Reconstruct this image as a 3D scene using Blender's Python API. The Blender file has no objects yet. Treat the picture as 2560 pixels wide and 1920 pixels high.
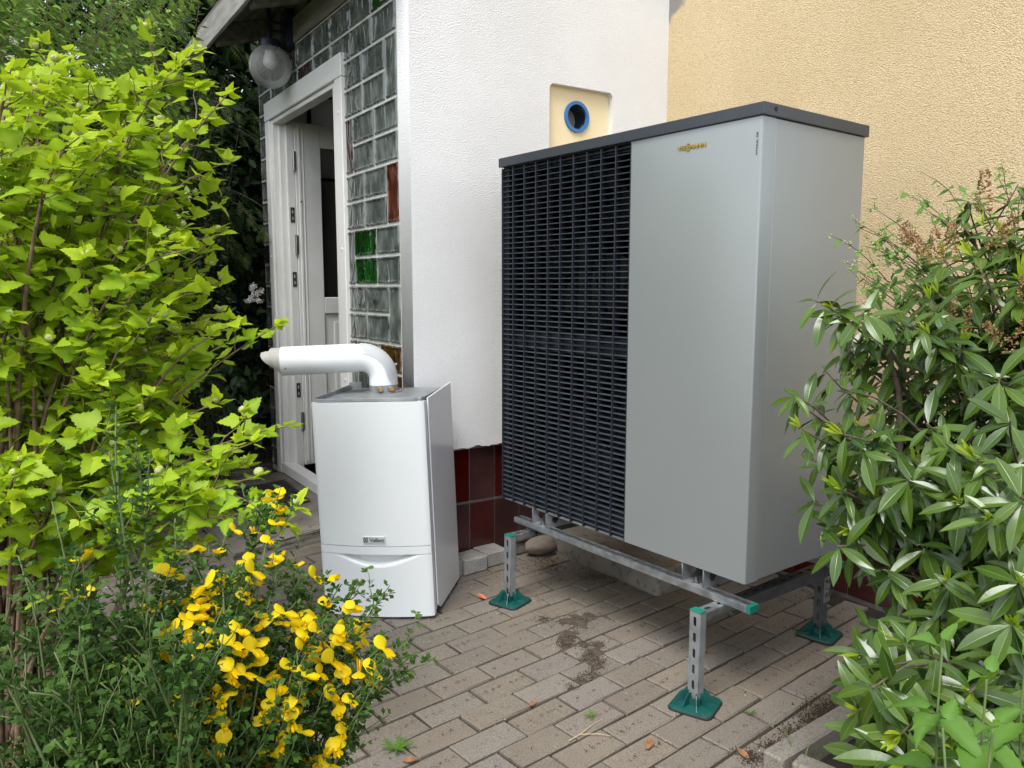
import bpy, bmesh, math, random
import numpy as np
from mathutils import Vector, Matrix

R = math.radians
rng = np.random.default_rng(7)
random.seed(7)
scene = bpy.context.scene
C = scene.collection

# ------------------------------------------------------------------ camera
CAM_H, CAM_YAW, CAM_PITCH, FPX = 1.2653, 33.046, 7.1, 1955.34
cd = bpy.data.cameras.new('camera')
cam = bpy.data.objects.new('camera', cd)
C.objects.link(cam)
cam.location = (0, 0, CAM_H)
cam.rotation_euler = (R(90 - CAM_PITCH), 0, R(-CAM_YAW))
cd.sensor_width = 36
cd.lens = 36 * FPX / 2560
cd.clip_start = 0.05
cd.clip_end = 400
scene.camera = cam

# ------------------------------------------------------------------ light
SUN = Vector((-0.46, -0.27, 0.85)).normalized()
world = bpy.data.worlds.new('World')
scene.world = world
world.use_nodes = True
wn, wl = world.node_tree.nodes, world.node_tree.links
sky = wn.new('ShaderNodeTexSky')
sky.sky_type = 'NISHITA'
sky.sun_disc = False
sky.sun_elevation = math.asin(SUN.z)
sky.sun_rotation = math.atan2(SUN.x, SUN.y)
sky.air_density = 1.0
sky.dust_density = 1.2
hs = wn.new('ShaderNodeHueSaturation')
hs.inputs['Saturation'].default_value = 0.34
bg = wn['Background']
wl.new(sky.outputs[0], hs.inputs['Color'])
wl.new(hs.outputs[0], bg.inputs['Color'])
bg.inputs['Strength'].default_value = 0.13
sd = bpy.data.lights.new('sun', 'SUN')
sd.energy = 1.35
sd.angle = R(28)
sd.color = (1.0, 0.985, 0.96)
sun = bpy.data.objects.new('sun', sd)
C.objects.link(sun)
sun.rotation_euler = SUN.to_track_quat('Z', 'Y').to_euler()
scene.view_settings.view_transform = 'Standard'
scene.view_settings.look = 'None'
scene.view_settings.exposure = 1.36
scene.view_settings.gamma = 1
scene.view_settings.use_curve_mapping = False

# ------------------------------------------------------------------ helpers
_fw = np.array([math.sin(R(CAM_YAW)) * math.cos(R(CAM_PITCH)), math.cos(R(CAM_YAW)) * math.cos(R(CAM_PITCH)), -math.sin(R(CAM_PITCH))])
_rt = np.array([math.cos(R(CAM_YAW)), -math.sin(R(CAM_YAW)), 0.0])
_up = np.cross(_rt, _fw)


def at(px, py, d):
    """world point seen at photo pixel (px, py) at depth d metres"""
    return np.array([0, 0, CAM_H]) + d * (_fw + _rt * (px - 1280) / FPX + _up * (960 - py) / FPX)


def project(P):
    q = np.asarray(P) - np.array([0, 0, CAM_H])
    z = q @ _fw
    return 1280 + FPX * (q @ _rt) / z, 960 - FPX * (q @ _up) / z, z


WLOC = {}


def tag(o, label=None, cat=None, group=None, kind=None):
    if label: o['label'] = label
    if cat: o['category'] = cat
    if group: o['group'] = group
    if kind: o['kind'] = kind
    return o


def empty(name, loc, rz=0.0, **k):
    o = bpy.data.objects.new(name, None)
    o.empty_display_size = 0.1
    C.objects.link(o)
    o.location = loc
    o.rotation_euler = (0, 0, rz)
    WLOC[o.name] = (Vector(loc), rz)
    return tag(o, **k)


def link(o, parent=None, world_coords=False):
    """parent o; with world_coords its mesh / matrix is given in world space and the parent is an unrotated empty"""
    C.objects.link(o)
    if parent is not None:
        o.parent = parent
        if world_coords:
            o.location = Vector(o.location) - WLOC[parent.name][0]
        WLOC[o.name] = (Vector((0, 0, 0)) if not world_coords else WLOC[parent.name][0] + Vector(o.location), 0)
    else:
        WLOC[o.name] = (Vector(o.location), 0)
    return o


def obj(name, data, mat=None, parent=None, wc=False, smooth=False, kind=None):
    if isinstance(data, bmesh.types.BMesh):
        bmesh.ops.recalc_face_normals(data, faces=data.faces)
        me = bpy.data.meshes.new(name)
        data.to_mesh(me)
        data.free()
    else:
        me = data
    if smooth is True:
        me.polygons.foreach_set('use_smooth', [True] * len(me.polygons))
    elif smooth:
        me.polygons.foreach_set('use_smooth', [True] * len(me.polygons))
        try:
            me.set_sharp_from_angle(angle=R(smooth))
        except Exception:
            pass
    if mat is not None:
        me.materials.clear()
        me.materials.append(mat)
    o = bpy.data.objects.new(name, me)
    link(o, parent, wc)
    if kind: o['kind'] = kind
    return o


def box(bm, x0, x1, y0, y1, z0, z1, bev=0.0, seg=1, mtx=None):
    m = Matrix.Translation(((x0 + x1) / 2, (y0 + y1) / 2, (z0 + z1) / 2)) @ Matrix.Diagonal((abs(x1 - x0), abs(y1 - y0), abs(z1 - z0), 1))
    if mtx is not None: m = mtx @ m
    vs = bmesh.ops.create_cube(bm, size=1, matrix=m)['verts']
    if bev > 0:
        es = list({e for v in vs for e in v.link_edges})
        bmesh.ops.bevel(bm, geom=es, offset=bev, segments=seg, affect='EDGES', profile=0.5)
    return bm


def nb():
    return bmesh.new()


def cyl(bm, p0, p1, r0, r1=None, n=16, caps=True):
    r1 = r0 if r1 is None else r1
    p0, p1 = Vector(p0), Vector(p1)
    d = p1 - p0
    q = d.to_track_quat('Z', 'Y').to_matrix().to_4x4()
    m = Matrix.Translation((p0 + p1) / 2) @ q
    bmesh.ops.create_cone(bm, cap_ends=caps, cap_tris=False, segments=n, radius1=r0, radius2=r1, depth=d.length, matrix=m)
    return bm


def tube_np(path, radii, n=6):
    """verts, faces of a tapered tube along a polyline"""
    P = np.asarray(path, float)
    k = len(P)
    rad = np.broadcast_to(np.asarray(radii, float), (k,))
    T = np.gradient(P, axis=0)
    T /= np.linalg.norm(T, axis=1)[:, None] + 1e-9
    ref = np.array([0.31, 0.17, 0.93])
    A = np.cross(T, ref); A /= np.linalg.norm(A, axis=1)[:, None] + 1e-9
    B = np.cross(T, A)
    ang = np.arange(n) * 2 * math.pi / n
    V = P[:, None, :] + rad[:, None, None] * (np.cos(ang)[None, :, None] * A[:, None, :] + np.sin(ang)[None, :, None] * B[:, None, :])
    F = []
    for i in range(k - 1):
        for j in range(n):
            F.append((i * n + j, i * n + (j + 1) % n, (i + 1) * n + (j + 1) % n, (i + 1) * n + j))
    F.append(tuple(range(n - 1, -1, -1)))
    F.append(tuple(range((k - 1) * n, k * n)))
    return V.reshape(-1, 3), F


class Bulk:
    """collects many pieces into one mesh"""
    def __init__(self):
        self.v, self.f, self.t, self.n = [], [], [], 0

    def add(self, V, F, tint=0.5):
        V = np.asarray(V)
        self.v.append(V)
        o = self.n
        self.f.extend([tuple(i + o for i in f) for f in F])
        self.t.append(np.full(len(V), tint))
        self.n += len(V)

    def mesh(self, name):
        me = bpy.data.meshes.new(name)
        V = np.concatenate(self.v) if self.v else np.zeros((0, 3))
        me.from_pydata(V.tolist(), [], self.f)
        a = me.attributes.new('tint', 'FLOAT', 'POINT')
        a.data.foreach_set('value', np.concatenate(self.t).astype(np.float32))
        return me


def inst_mesh(name, tv, tf, M, tints, rib=None):
    """one mesh with the template (tv, tf) at every 4x4 of M"""
    tv = np.asarray(tv, float)
    k, n = len(M), len(tv)
    V = np.einsum('kij,nj->kni', M[:, :3, :3], tv) + M[:, None, :3, 3]
    sizes = np.array([len(f) for f in tf])
    idx = np.concatenate([np.array(f) for f in tf])
    L = (idx[None, :] + (np.arange(k) * n)[:, None]).ravel()
    S = np.tile(sizes, k)
    me = bpy.data.meshes.new(name)
    me.vertices.add(k * n)
    me.vertices.foreach_set('co', V.ravel().astype(np.float32))
    me.loops.add(len(L))
    me.loops.foreach_set('vertex_index', L.astype(np.int32))
    me.polygons.add(len(S))
    st = np.concatenate([[0], np.cumsum(S)[:-1]])
    me.polygons.foreach_set('loop_start', st.astype(np.int32))
    me.update(calc_edges=True)
    a = me.attributes.new('tint', 'FLOAT', 'POINT')
    a.data.foreach_set('value', np.repeat(np.asarray(tints, np.float32), n))
    if rib is not None:
        a = me.attributes.new('rib', 'FLOAT', 'POINT')
        a.data.foreach_set('value', np.tile(np.asarray(rib, np.float32), k))
    me.validate()
    return me


def norm(a):
    a = np.asarray(a, float)
    return a / (np.linalg.norm(a, axis=-1, keepdims=True) + 1e-9)


def mats(P, X, N, S):
    """(k,4,4) frames: x along X, z near N, uniform scale S"""
    P, X, N = np.asarray(P, float), norm(X), np.asarray(N, float)
    Y = norm(np.cross(N, X))
    Z = np.cross(X, Y)
    S = np.broadcast_to(np.asarray(S, float), (len(P),))
    M = np.zeros((len(P), 4, 4))
    M[:, :3, 0] = X * S[:, None]; M[:, :3, 1] = Y * S[:, None]; M[:, :3, 2] = Z * S[:, None]
    M[:, :3, 3] = P
    M[:, 3, 3] = 1
    return M


def plate(outline, holes, thick, name='plate'):
    """mesh of a flat plate in XY with holes, centred on z = 0"""
    cu = bpy.data.curves.new(name, 'CURVE')
    cu.dimensions = '2D'
    cu.fill_mode = 'BOTH'
    cu.extrude = thick / 2
    for pts in [outline] + list(holes):
        s = cu.splines.new('POLY')
        s.points.add(len(pts) - 1)
        for p, q in zip(s.points, pts): p.co = (q[0], q[1], 0, 1)
        s.use_cyclic_u = True
    o = bpy.data.objects.new(name, cu)
    C.objects.link(o)
    dg = bpy.context.evaluated_depsgraph_get()
    me = bpy.data.meshes.new_from_object(o.evaluated_get(dg))
    bpy.data.objects.remove(o)
    bpy.data.curves.remove(cu)
    return me


def mesh_tf(me, m):
    me.transform(m)
    return me


def frame(o, x, y, z=None):
    """matrix with origin o and axes x, y, z"""
    x, y = Vector(x), Vector(y)
    z = x.cross(y) if z is None else Vector(z)
    return Matrix(((x.x, y.x, z.x, o[0]), (x.y, y.y, z.y, o[1]), (x.z, y.z, z.z, o[2]), (0, 0, 0, 1)))


def circle(cx, cy, r, n=20, ry=None):
    ry = r if ry is None else ry
    return [(cx + r * math.cos(2 * math.pi * i / n), cy + ry * math.sin(2 * math.pi * i / n)) for i in range(n)]


def slot(cx, cy, w, h, n=6):
    r = w / 2
    out = []
    for i in range(n + 1): a = math.pi * i / n; out.append((cx + r * math.cos(a), cy + h / 2 - r + r * math.sin(a)))
    for i in range(n + 1): a = math.pi + math.pi * i / n; out.append((cx + r * math.cos(a), cy - h / 2 + r + r * math.sin(a)))
    return out


def rrect(x0, x1, y0, y1, r, n=5, jit=0):
    out = []
    for cx, cy, a0 in ((x1 - r, y1 - r, 0), (x0 + r, y1 - r, 90), (x0 + r, y0 + r, 180), (x1 - r, y0 + r, 270)):
        for i in range(n + 1):
            a = R(a0 + 90 * i / n)
            out.append((cx + r * math.cos(a) + random.uniform(-jit, jit), cy + r * math.sin(a) + random.uniform(-jit, jit)))
    return out


def text(name, s, size, mtx, mat, parent, extrude=0.0008, offset=0.0, align='CENTER', shear=0, space=1.0):
    cu = bpy.data.curves.new(name, 'FONT')
    cu.body = s
    cu.size = size
    cu.extrude = extrude
    cu.offset = offset
    cu.align_x = align
    cu.align_y = 'CENTER'
    cu.space_character = space
    cu.resolution_u = 3
    o = bpy.data.objects.new(name, cu)
    C.objects.link(o)
    dg = bpy.context.evaluated_depsgraph_get()
    me = bpy.data.meshes.new_from_object(o.evaluated_get(dg))
    bpy.data.objects.remove(o)
    bpy.data.curves.remove(cu)
    me.transform(mtx)
    return obj(name, me, mat, parent)


# ------------------------------------------------------------------ materials
def mat(name, c1, c2=None, scale=6.0, detail=4, lo=0.35, hi=0.65, c3=None, scale3=60, lo3=0.5, hi3=0.62, rough=0.6, rough2=None, metal=0.0,
        bump=0.0, bscale=80.0, bdist=0.003, bdetail=3, rand=0.0, spec=0.5, trans=0.0, tcol=None, coat=0.0, tint=None, rib=None, stretch=None, bkind='NOISE'):
    m = bpy.data.materials.new(name)
    m.use_nodes = True
    nt = m.node_tree
    N, L = nt.nodes, nt.links
    b = N['Principled BSDF']
    b.inputs['Roughness'].default_value = rough
    b.inputs['Metallic'].default_value = metal
    b.inputs['Specular IOR Level'].default_value = spec
    b.inputs['Coat Weight'].default_value = coat
    geo = N.new('ShaderNodeNewGeometry')
    pos = geo.outputs['Position']
    if stretch:
        mp = N.new('ShaderNodeMapping')
        mp.inputs['Scale'].default_value = stretch
        L.new(pos, mp.inputs['Vector'])
        pos = mp.outputs[0]

    def noise(sc, det, dist=0.0):
        n = N.new('ShaderNodeTexNoise')
        n.inputs['Scale'].default_value = sc
        n.inputs['Detail'].default_value = det
        n.inputs['Distortion'].default_value = dist
        L.new(pos, n.inputs['Vector'])
        return n.outputs['Fac']

    def ramp(fac, a, b_):
        r = N.new('ShaderNodeMapRange')
        r.inputs['From Min'].default_value = a
        r.inputs['From Max'].default_value = b_
        L.new(fac, r.inputs['Value'])
        return r.outputs['Result']

    def mix(fac, a, b_):
        x = N.new('ShaderNodeMix')
        x.data_type = 'RGBA'
        if isinstance(fac, float): x.inputs['Factor'].default_value = fac
        else: L.new(fac, x.inputs['Factor'])
        for s, v in (('A', a), ('B', b_)):
            sock = [i for i in x.inputs if i.name == s and i.type == 'RGBA'][0]
            if isinstance(v, tuple): sock.default_value = (*v, 1)
            else: L.new(v, sock)
        return [o for o in x.outputs if o.type == 'RGBA'][0]
    col = None
    if c2 is not None:
        f = ramp(noise(scale, detail), lo, hi)
        col = mix(f, c1, c2)
        if rough2 is not None:
            rr = N.new('ShaderNodeMapRange')
            rr.inputs['To Min'].default_value = rough
            rr.inputs['To Max'].default_value = rough2
            L.new(f, rr.inputs['Value'])
            L.new(rr.outputs[0], b.inputs['Roughness'])
    if c3 is not None:
        col = mix(ramp(noise(scale3, 3), lo3, hi3), col if col is not None else c1, c3)
    if tint is not None:
        at_ = N.new('ShaderNodeAttribute'); at_.attribute_name = 'tint'
        col = mix(at_.outputs['Fac'], col if col is not None else c1, tint)
    if rib is not None:
        at_ = N.new('ShaderNodeAttribute'); at_.attribute_name = 'rib'
        col = mix(at_.outputs['Fac'], col if col is not None else c1, rib)
    if rand:
        oi = N.new('ShaderNodeObjectInfo')
        h = N.new('ShaderNodeHueSaturation')
        r1 = N.new('ShaderNodeMapRange'); r1.inputs['To Min'].default_value = 1 - rand; r1.inputs['To Max'].default_value = 1 + rand
        L.new(oi.outputs['Random'], r1.inputs['Value'])
        L.new(r1.outputs[0], h.inputs['Value'])
        r2 = N.new('ShaderNodeMath'); r2.operation = 'MULTIPLY'; r2.inputs[1].default_value = 7.31
        r3 = N.new('ShaderNodeMath'); r3.operation = 'FRACT'
        r4 = N.new('ShaderNodeMapRange'); r4.inputs['To Min'].default_value = 1 - rand * 2.2; r4.inputs['To Max'].default_value = 1 + rand * 1.6
        L.new(oi.outputs['Random'], r2.inputs[0]); L.new(r2.outputs[0], r3.inputs[0]); L.new(r3.outputs[0], r4.inputs['Value'])
        L.new(r4.outputs[0], h.inputs['Saturation'])
        if col is None: h.inputs['Color'].default_value = (*c1, 1)
        else: L.new(col, h.inputs['Color'])
        col = h.outputs[0]
    if col is None: b.inputs['Base Color'].default_value = (*c1, 1)
    else: L.new(col, b.inputs['Base Color'])
    if bump:
        bp = N.new('ShaderNodeBump')
        bp.inputs['Strength'].default_value = bump
        bp.inputs['Distance'].default_value = bdist
        if bkind == 'VORONOI':
            v = N.new('ShaderNodeTexVoronoi'); v.inputs['Scale'].default_value = bscale
            v.feature = 'SMOOTH_F1'
            L.new(pos, v.inputs['Vector'])
            L.new(v.outputs['Distance'], bp.inputs['Height'])
        else:
            L.new(noise(bscale, bdetail), bp.inputs['Height'])
        L.new(bp.outputs[0], b.inputs['Normal'])
    if trans:
        t = N.new('ShaderNodeBsdfTranslucent')
        if tcol: t.inputs['Color'].default_value = (*tcol, 1)
        elif col is not None: L.new(col, t.inputs['Color'])
        else: t.inputs['Color'].default_value = (*c1, 1)
        ms = N.new('ShaderNodeMixShader')
        ms.inputs[0].default_value = trans
        L.new(b.outputs[0], ms.inputs[1])
        L.new(t.outputs[0], ms.inputs[2])
        L.new(ms.outputs[0], N['Material Output'].inputs['Surface'])
    m['_'] = 0
    del m['_']
    return m


M = {}
M['soil'] = mat('soil', (0.045, 0.03, 0.02), (0.10, 0.075, 0.05), scale=14, c3=(0.16, 0.13, 0.09), scale3=90, rough=0.95, bump=0.8, bscale=120, bdist=0.01)
M['joint'] = mat('joint_sand', (0.016, 0.011, 0.008), (0.034, 0.025, 0.018), scale=20, c3=(0.055, 0.062, 0.012), scale3=2.2, lo3=0.50, hi3=0.62, rough=0.95, bump=0.8, bscale=200, bdist=0.006)
M['paver'] = mat('concrete_paver', (0.198, 0.162, 0.130), (0.215, 0.186, 0.146), scale=5, detail=8, c3=(0.085, 0.074, 0.058), scale3=260, lo3=0.44, hi3=0.72, rough=0.9, bump=0.55, bscale=420, bdist=0.0015, rand=0.085)
M['sett'] = mat('granite_sett', (0.30, 0.29, 0.265), (0.40, 0.39, 0.36), scale=25, c3=(0.2, 0.19, 0.17), scale3=300, rough=0.9, bump=0.5, bscale=250, bdist=0.002, rand=0.1)
M['concrete'] = mat('old_concrete', (0.145, 0.125, 0.10), (0.26, 0.235, 0.20), scale=5, detail=8, c3=(0.10, 0.088, 0.068), scale3=28, lo3=0.56, hi3=0.72, rough=0.92, bump=0.7, bscale=90, bdist=0.004, bdetail=6)
M['kerb'] = mat('kerb_concrete', (0.185, 0.165, 0.135), (0.235, 0.21, 0.175), scale=8, detail=6, c3=(0.13, 0.118, 0.095), scale3=180, rough=0.9, bump=0.5, bscale=300, bdist=0.002)
M['rock'] = mat('field_stone', (0.13, 0.10, 0.08), (0.24, 0.20, 0.155), scale=12, detail=7, rough=0.9, bump=0.5, bscale=60, bdist=0.004)
M['white_render'] = mat('white_render', (0.81, 0.805, 0.80), (0.725, 0.72, 0.712), scale=1.7, detail=6, c3=(0.66, 0.66, 0.655), scale3=150, lo3=0.55, hi3=0.75, rough=0.95, bump=1.0, bscale=170, bdist=0.006, bdetail=5, spec=0.2)
M['tile'] = mat('red_brown_tile', (0.062, 0.011, 0.009), (0.042, 0.009, 0.008), scale=9, rough=0.2, rand=0.18, bump=0.08, bscale=30, bdist=0.002)
M['grout'] = mat('grout', (0.20, 0.18, 0.165), (0.28, 0.26, 0.24), scale=30, rough=0.95)
M['mortar'] = mat('white_mortar', (0.62, 0.62, 0.59), (0.46, 0.46, 0.43), scale=18, rough=0.95, bump=0.5, bscale=150, bdist=0.002)
M['white_paint'] = mat('white_door_paint', (0.78, 0.775, 0.745), (0.70, 0.69, 0.655), scale=3, detail=5, lo=0.5, hi=0.75, rough=0.35, rough2=0.5)
M['wood_grey'] = mat('weathered_wood', (0.13, 0.12, 0.105), (0.24, 0.225, 0.20), scale=3, detail=7, stretch=(9, 1.0, 9), rough=0.85, bump=0.4, bscale=18, bdist=0.003)
M['fascia'] = mat('weathered_fascia', (0.36, 0.35, 0.32), (0.52, 0.51, 0.48), scale=6, detail=7, stretch=(7, 1.0, 7), rough=0.85, bump=0.3, bscale=18, bdist=0.003)
M['silver'] = mat('silver_paint', (0.305, 0.325, 0.323), (0.295, 0.316, 0.314), scale=3, rough=0.33, rough2=0.34, metal=0.40, spec=0.5)
M['anthracite'] = mat('anthracite_paint', (0.040, 0.045, 0.054), (0.034, 0.039, 0.047), scale=6, rough=0.38, bump=0.08, bscale=900, bdist=0.0005)
M['grille'] = mat('grille_plastic', (0.019, 0.023, 0.030), (0.016, 0.019, 0.025), scale=30, rough=0.34)
M['slat'] = mat('slat_plastic', (0.032, 0.037, 0.045), (0.026, 0.031, 0.038), scale=30, rough=0.25)
M['black'] = mat('black_interior', (0.006, 0.006, 0.007), rough=0.7)
M['fan'] = mat('fan_plastic', (0.02, 0.021, 0.023), rough=0.4)
M['fin'] = mat('coil_fins', (0.02, 0.02, 0.022), rough=0.5, metal=0.4)
M['galv'] = mat('galvanised_steel', (0.34, 0.36, 0.37), (0.50, 0.52, 0.53), scale=40, detail=5, rough=0.30, rough2=0.45, metal=0.85)
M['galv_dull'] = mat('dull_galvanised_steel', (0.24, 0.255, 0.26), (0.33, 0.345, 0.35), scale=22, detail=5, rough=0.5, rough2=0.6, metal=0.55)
M['shade_steel'] = mat('shaded_steel', (0.085, 0.09, 0.093), (0.13, 0.135, 0.14), scale=22, detail=5, rough=0.5, rough2=0.6, metal=0.5)  # galvanised steel again, its colour darkened to paint in the shade under the unit
M['green'] = mat('green_plastic', (0.004, 0.155, 0.105), (0.005, 0.19, 0.13), scale=20, rough=0.4)
M['dark_green'] = mat('dark_green_plastic', (0.004, 0.060, 0.052), (0.006, 0.085, 0.072), scale=14, detail=5, rough=0.42, c3=(0.06, 0.10, 0.09), scale3=25, lo3=0.62, hi3=0.8)
M['rubber'] = mat('black_rubber', (0.012, 0.012, 0.013), rough=0.7)
M['enamel'] = mat('white_enamel', (0.76, 0.785, 0.79), (0.74, 0.765, 0.772), scale=3, rough=0.22, coat=0.3)
M['enamel_side'] = mat('white_sheet', (0.74, 0.745, 0.765), (0.72, 0.725, 0.745), scale=4, rough=0.28, coat=0.15)
M['flue'] = mat('white_flue_paint', (0.80, 0.82, 0.83), (0.76, 0.78, 0.79), scale=8, rough=0.35)
M['cream_plastic'] = mat('cream_plastic', (0.76, 0.745, 0.69), rough=0.4)
M['brass'] = mat('brass_plug', (0.50, 0.27, 0.07), rough=0.35, metal=0.8)
M['gold'] = mat('gold_lettering', (0.42, 0.29, 0.045), rough=0.3, metal=0.7)
M['print'] = mat('black_print', (0.012, 0.013, 0.015), rough=0.5)
M['dark_print'] = mat('grey_print', (0.05, 0.055, 0.06), rough=0.5)
M['badge'] = mat('badge_plate', (0.60, 0.63, 0.64), rough=0.35, metal=0.2)
M['cream'] = mat('cream_panel', (0.86, 0.72, 0.46), (0.80, 0.67, 0.43), scale=4, rough=0.8)
M['blue'] = mat('blue_ring', (0.035, 0.17, 0.42), rough=0.4)
M['navy'] = mat('dark_blue_paint', (0.010, 0.016, 0.035), rough=0.35)
M['steel'] = mat('steel', (0.4, 0.4, 0.4), rough=0.35, metal=1.0)
M['strike'] = mat('dark_strike', (0.10, 0.095, 0.09), rough=0.4, metal=0.6)
M['room'] = mat('dim_room_wall', (0.30, 0.27, 0.24), rough=0.9)
M['room_floor'] = mat('room_floor', (0.06, 0.05, 0.045), rough=0.6)
M['mat_rubber'] = mat('mat_rubber', (0.030, 0.029, 0.028), (0.05, 0.048, 0.046), scale=30, rough=0.75)
M['garden_wall'] = mat('grey_garden_wall', (0.12, 0.11, 0.112), (0.16, 0.15, 0.152), scale=3, detail=6, rough=0.95, bump=0.4, bscale=60, bdist=0.006)
M['backlit'] = mat('backlit_glass', (0.8, 0.76, 0.74), rough=0.2, trans=0.7, bump=0.5, bscale=22, bdist=0.01)


def mat_yellow():
    m = mat('yellow_roughcast', (0.69, 0.555, 0.345), (0.60, 0.47, 0.275), scale=1.3, detail=6, c3=(0.50, 0.38, 0.215), scale3=175, lo3=0.47, hi3=0.64, rough=0.95, spec=0.15,
            bump=1.0, bscale=200, bdist=0.0075, bdetail=4)
    nt = m.node_tree
    N, L = nt.nodes, nt.links
    b = N['Principled BSDF']
    src = b.inputs['Base Color'].links[0].from_socket
    # grey cement patch at the top of the inner corner, with a ragged edge
    geo = N.new('ShaderNodeNewGeometry')
    vs = N.new('ShaderNodeVectorMath'); vs.operation = 'SUBTRACT'; vs.inputs[1].default_value = (2.89, 3.02, 2.86)
    L.new(geo.outputs['Position'], vs.inputs[0])
    sc = N.new('ShaderNodeVectorMath'); sc.operation = 'MULTIPLY'; sc.inputs[1].default_value = (0, 1.0, 0.62)
    L.new(vs.outputs[0], sc.inputs[0])
    ln = N.new('ShaderNodeVectorMath'); ln.operation = 'LENGTH'
    L.new(sc.outputs[0], ln.inputs[0])
    no = N.new('ShaderNodeTexNoise'); no.inputs['Scale'].default_value = 9; no.inputs['Detail'].default_value = 6
    L.new(geo.outputs['Position'], no.inputs['Vector'])
    ad = N.new('ShaderNodeMath'); ad.operation = 'MULTIPLY_ADD'; ad.inputs[1].default_value = 0.16
    L.new(no.outputs['Fac'], ad.inputs[0]); L.new(ln.outputs['Value'], ad.inputs[2])
    mr = N.new('ShaderNodeMapRange'); mr.inputs['From Min'].default_value = 0.275; mr.inputs['From Max'].default_value = 0.255
    L.new(ad.outputs[0], mr.inputs['Value'])
    mx = N.new('ShaderNodeMix'); mx.data_type = 'RGBA'
    L.new(mr.outputs[0], mx.inputs['Factor'])
    A = [i for i in mx.inputs if i.type == 'RGBA']
    L.new(src, A[0]); A[1].default_value = (0.27, 0.25, 0.225, 1)
    L.new([o for o in mx.outputs if o.type == 'RGBA'][0], b.inputs['Base Color'])
    return m


M['yellow'] = mat_yellow()


def mat_glass(name, c1, c2):
    m = mat(name, c1, c2, scale=16, detail=3, lo=0.40, hi=0.66, rough=0.06, spec=0.8, stretch=(1, 0.9, 0.6))
    nt = m.node_tree
    N, L = nt.nodes, nt.links
    b = N['Principled BSDF']
    geo = N.new('ShaderNodeNewGeometry')
    oi = N.new('ShaderNodeObjectInfo')
    mp = N.new('ShaderNodeMapping'); mp.inputs['Rotation'].default_value = (R(-52), 0, 0); mp.inputs['Scale'].default_value = (1, 13, 4.5)
    L.new(geo.outputs['Position'], mp.inputs['Vector'])
    ad = N.new('ShaderNodeVectorMath'); ad.operation = 'ADD'
    L.new(mp.outputs[0], ad.inputs[0]); L.new(oi.outputs['Random'], ad.inputs[1])
    no = N.new('ShaderNodeTexNoise'); no.inputs['Scale'].default_value = 1.0; no.inputs['Detail'].default_value = 1.5; no.inputs['Distortion'].default_value = 1.2
    L.new(ad.outputs[0], no.inputs['Vector'])
    bp = N.new('ShaderNodeBump'); bp.inputs['Strength'].default_value = 0.9; bp.inputs['Distance'].default_value = 0.035
    L.new(no.outputs['Fac'], bp.inputs['Height'])
    L.new(bp.outputs[0], b.inputs['Normal'])
    return m


M['glass_clear'] = mat_glass('wavy_clear_glass', (0.062, 0.073, 0.065), (0.15, 0.167, 0.152))
M['glass_green'] = mat_glass('wavy_green_glass', (0.003, 0.022, 0.003), (0.006, 0.075, 0.006))
M['glass_red'] = mat_glass('wavy_red_glass', (0.040, 0.010, 0.006), (0.095, 0.030, 0.017))
M['glass_plum'] = mat_glass('wavy_plum_glass', (0.020, 0.010, 0.011), (0.045, 0.02, 0.022))
M['glass_amber'] = mat_glass('wavy_amber_glass', (0.02, 0.011, 0.004), (0.10, 0.05, 0.012))


def mat_clear(name, col, rough=0.03):
    m = bpy.data.materials.new(name)
    m.use_nodes = True
    b = m.node_tree.nodes['Principled BSDF']
    b.inputs['Base Color'].default_value = (*col, 1)
    b.inputs['Roughness'].default_value = rough
    b.inputs['Transmission Weight'].default_value = 1.0
    b.inputs['IOR'].default_value = 1.45
    return m


def mat_globe():
    m = bpy.data.materials.new('smoky_globe')
    m.use_nodes = True
    N, L = m.node_tree.nodes, m.node_tree.links
    b = N['Principled BSDF']
    b.inputs['Base Color'].default_value = (0.62, 0.62, 0.61, 1)
    b.inputs['Roughness'].default_value = 0.08
    tr = N.new('ShaderNodeBsdfTransparent'); tr.inputs['Color'].default_value = (0.86, 0.87, 0.86, 1)
    fr = N.new('ShaderNodeFresnel'); fr.inputs['IOR'].default_value = 1.5
    ad = N.new('ShaderNodeMath'); ad.operation = 'ADD'; ad.inputs[1].default_value = 0.19
    L.new(fr.outputs[0], ad.inputs[0])
    ms = N.new('ShaderNodeMixShader')
    L.new(ad.outputs[0], ms.inputs[0]); L.new(tr.outputs[0], ms.inputs[1]); L.new(b.outputs[0], ms.inputs[2])
    L.new(ms.outputs[0], N['Material Output'].inputs['Surface'])
    return m


M['globe'] = mat_globe()


def mat_pane():
    m = bpy.data.materials.new('door_glass')
    m.use_nodes = True
    N, L = m.node_tree.nodes, m.node_tree.links
    b = N['Principled BSDF']
    b.inputs['Base Color'].default_value = (0.02, 0.02, 0.02, 1)
    b.inputs['Roughness'].default_value = 0.03
    tr = N.new('ShaderNodeBsdfTransparent'); tr.inputs['Color'].default_value = (0.8, 0.82, 0.8, 1)
    fr = N.new('ShaderNodeFresnel'); fr.inputs['IOR'].default_value = 1.5
    ms = N.new('ShaderNodeMixShader')
    L.new(fr.outputs[0], ms.inputs[0]); L.new(tr.outputs[0], ms.inputs[1]); L.new(b.outputs[0], ms.inputs[2])
    L.new(ms.outputs[0], N['Material Output'].inputs['Surface'])
    return m


M['pane'] = mat_pane()
M['bulb'] = mat('white_bulb', (0.75, 0.73, 0.68), rough=0.4)

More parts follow.
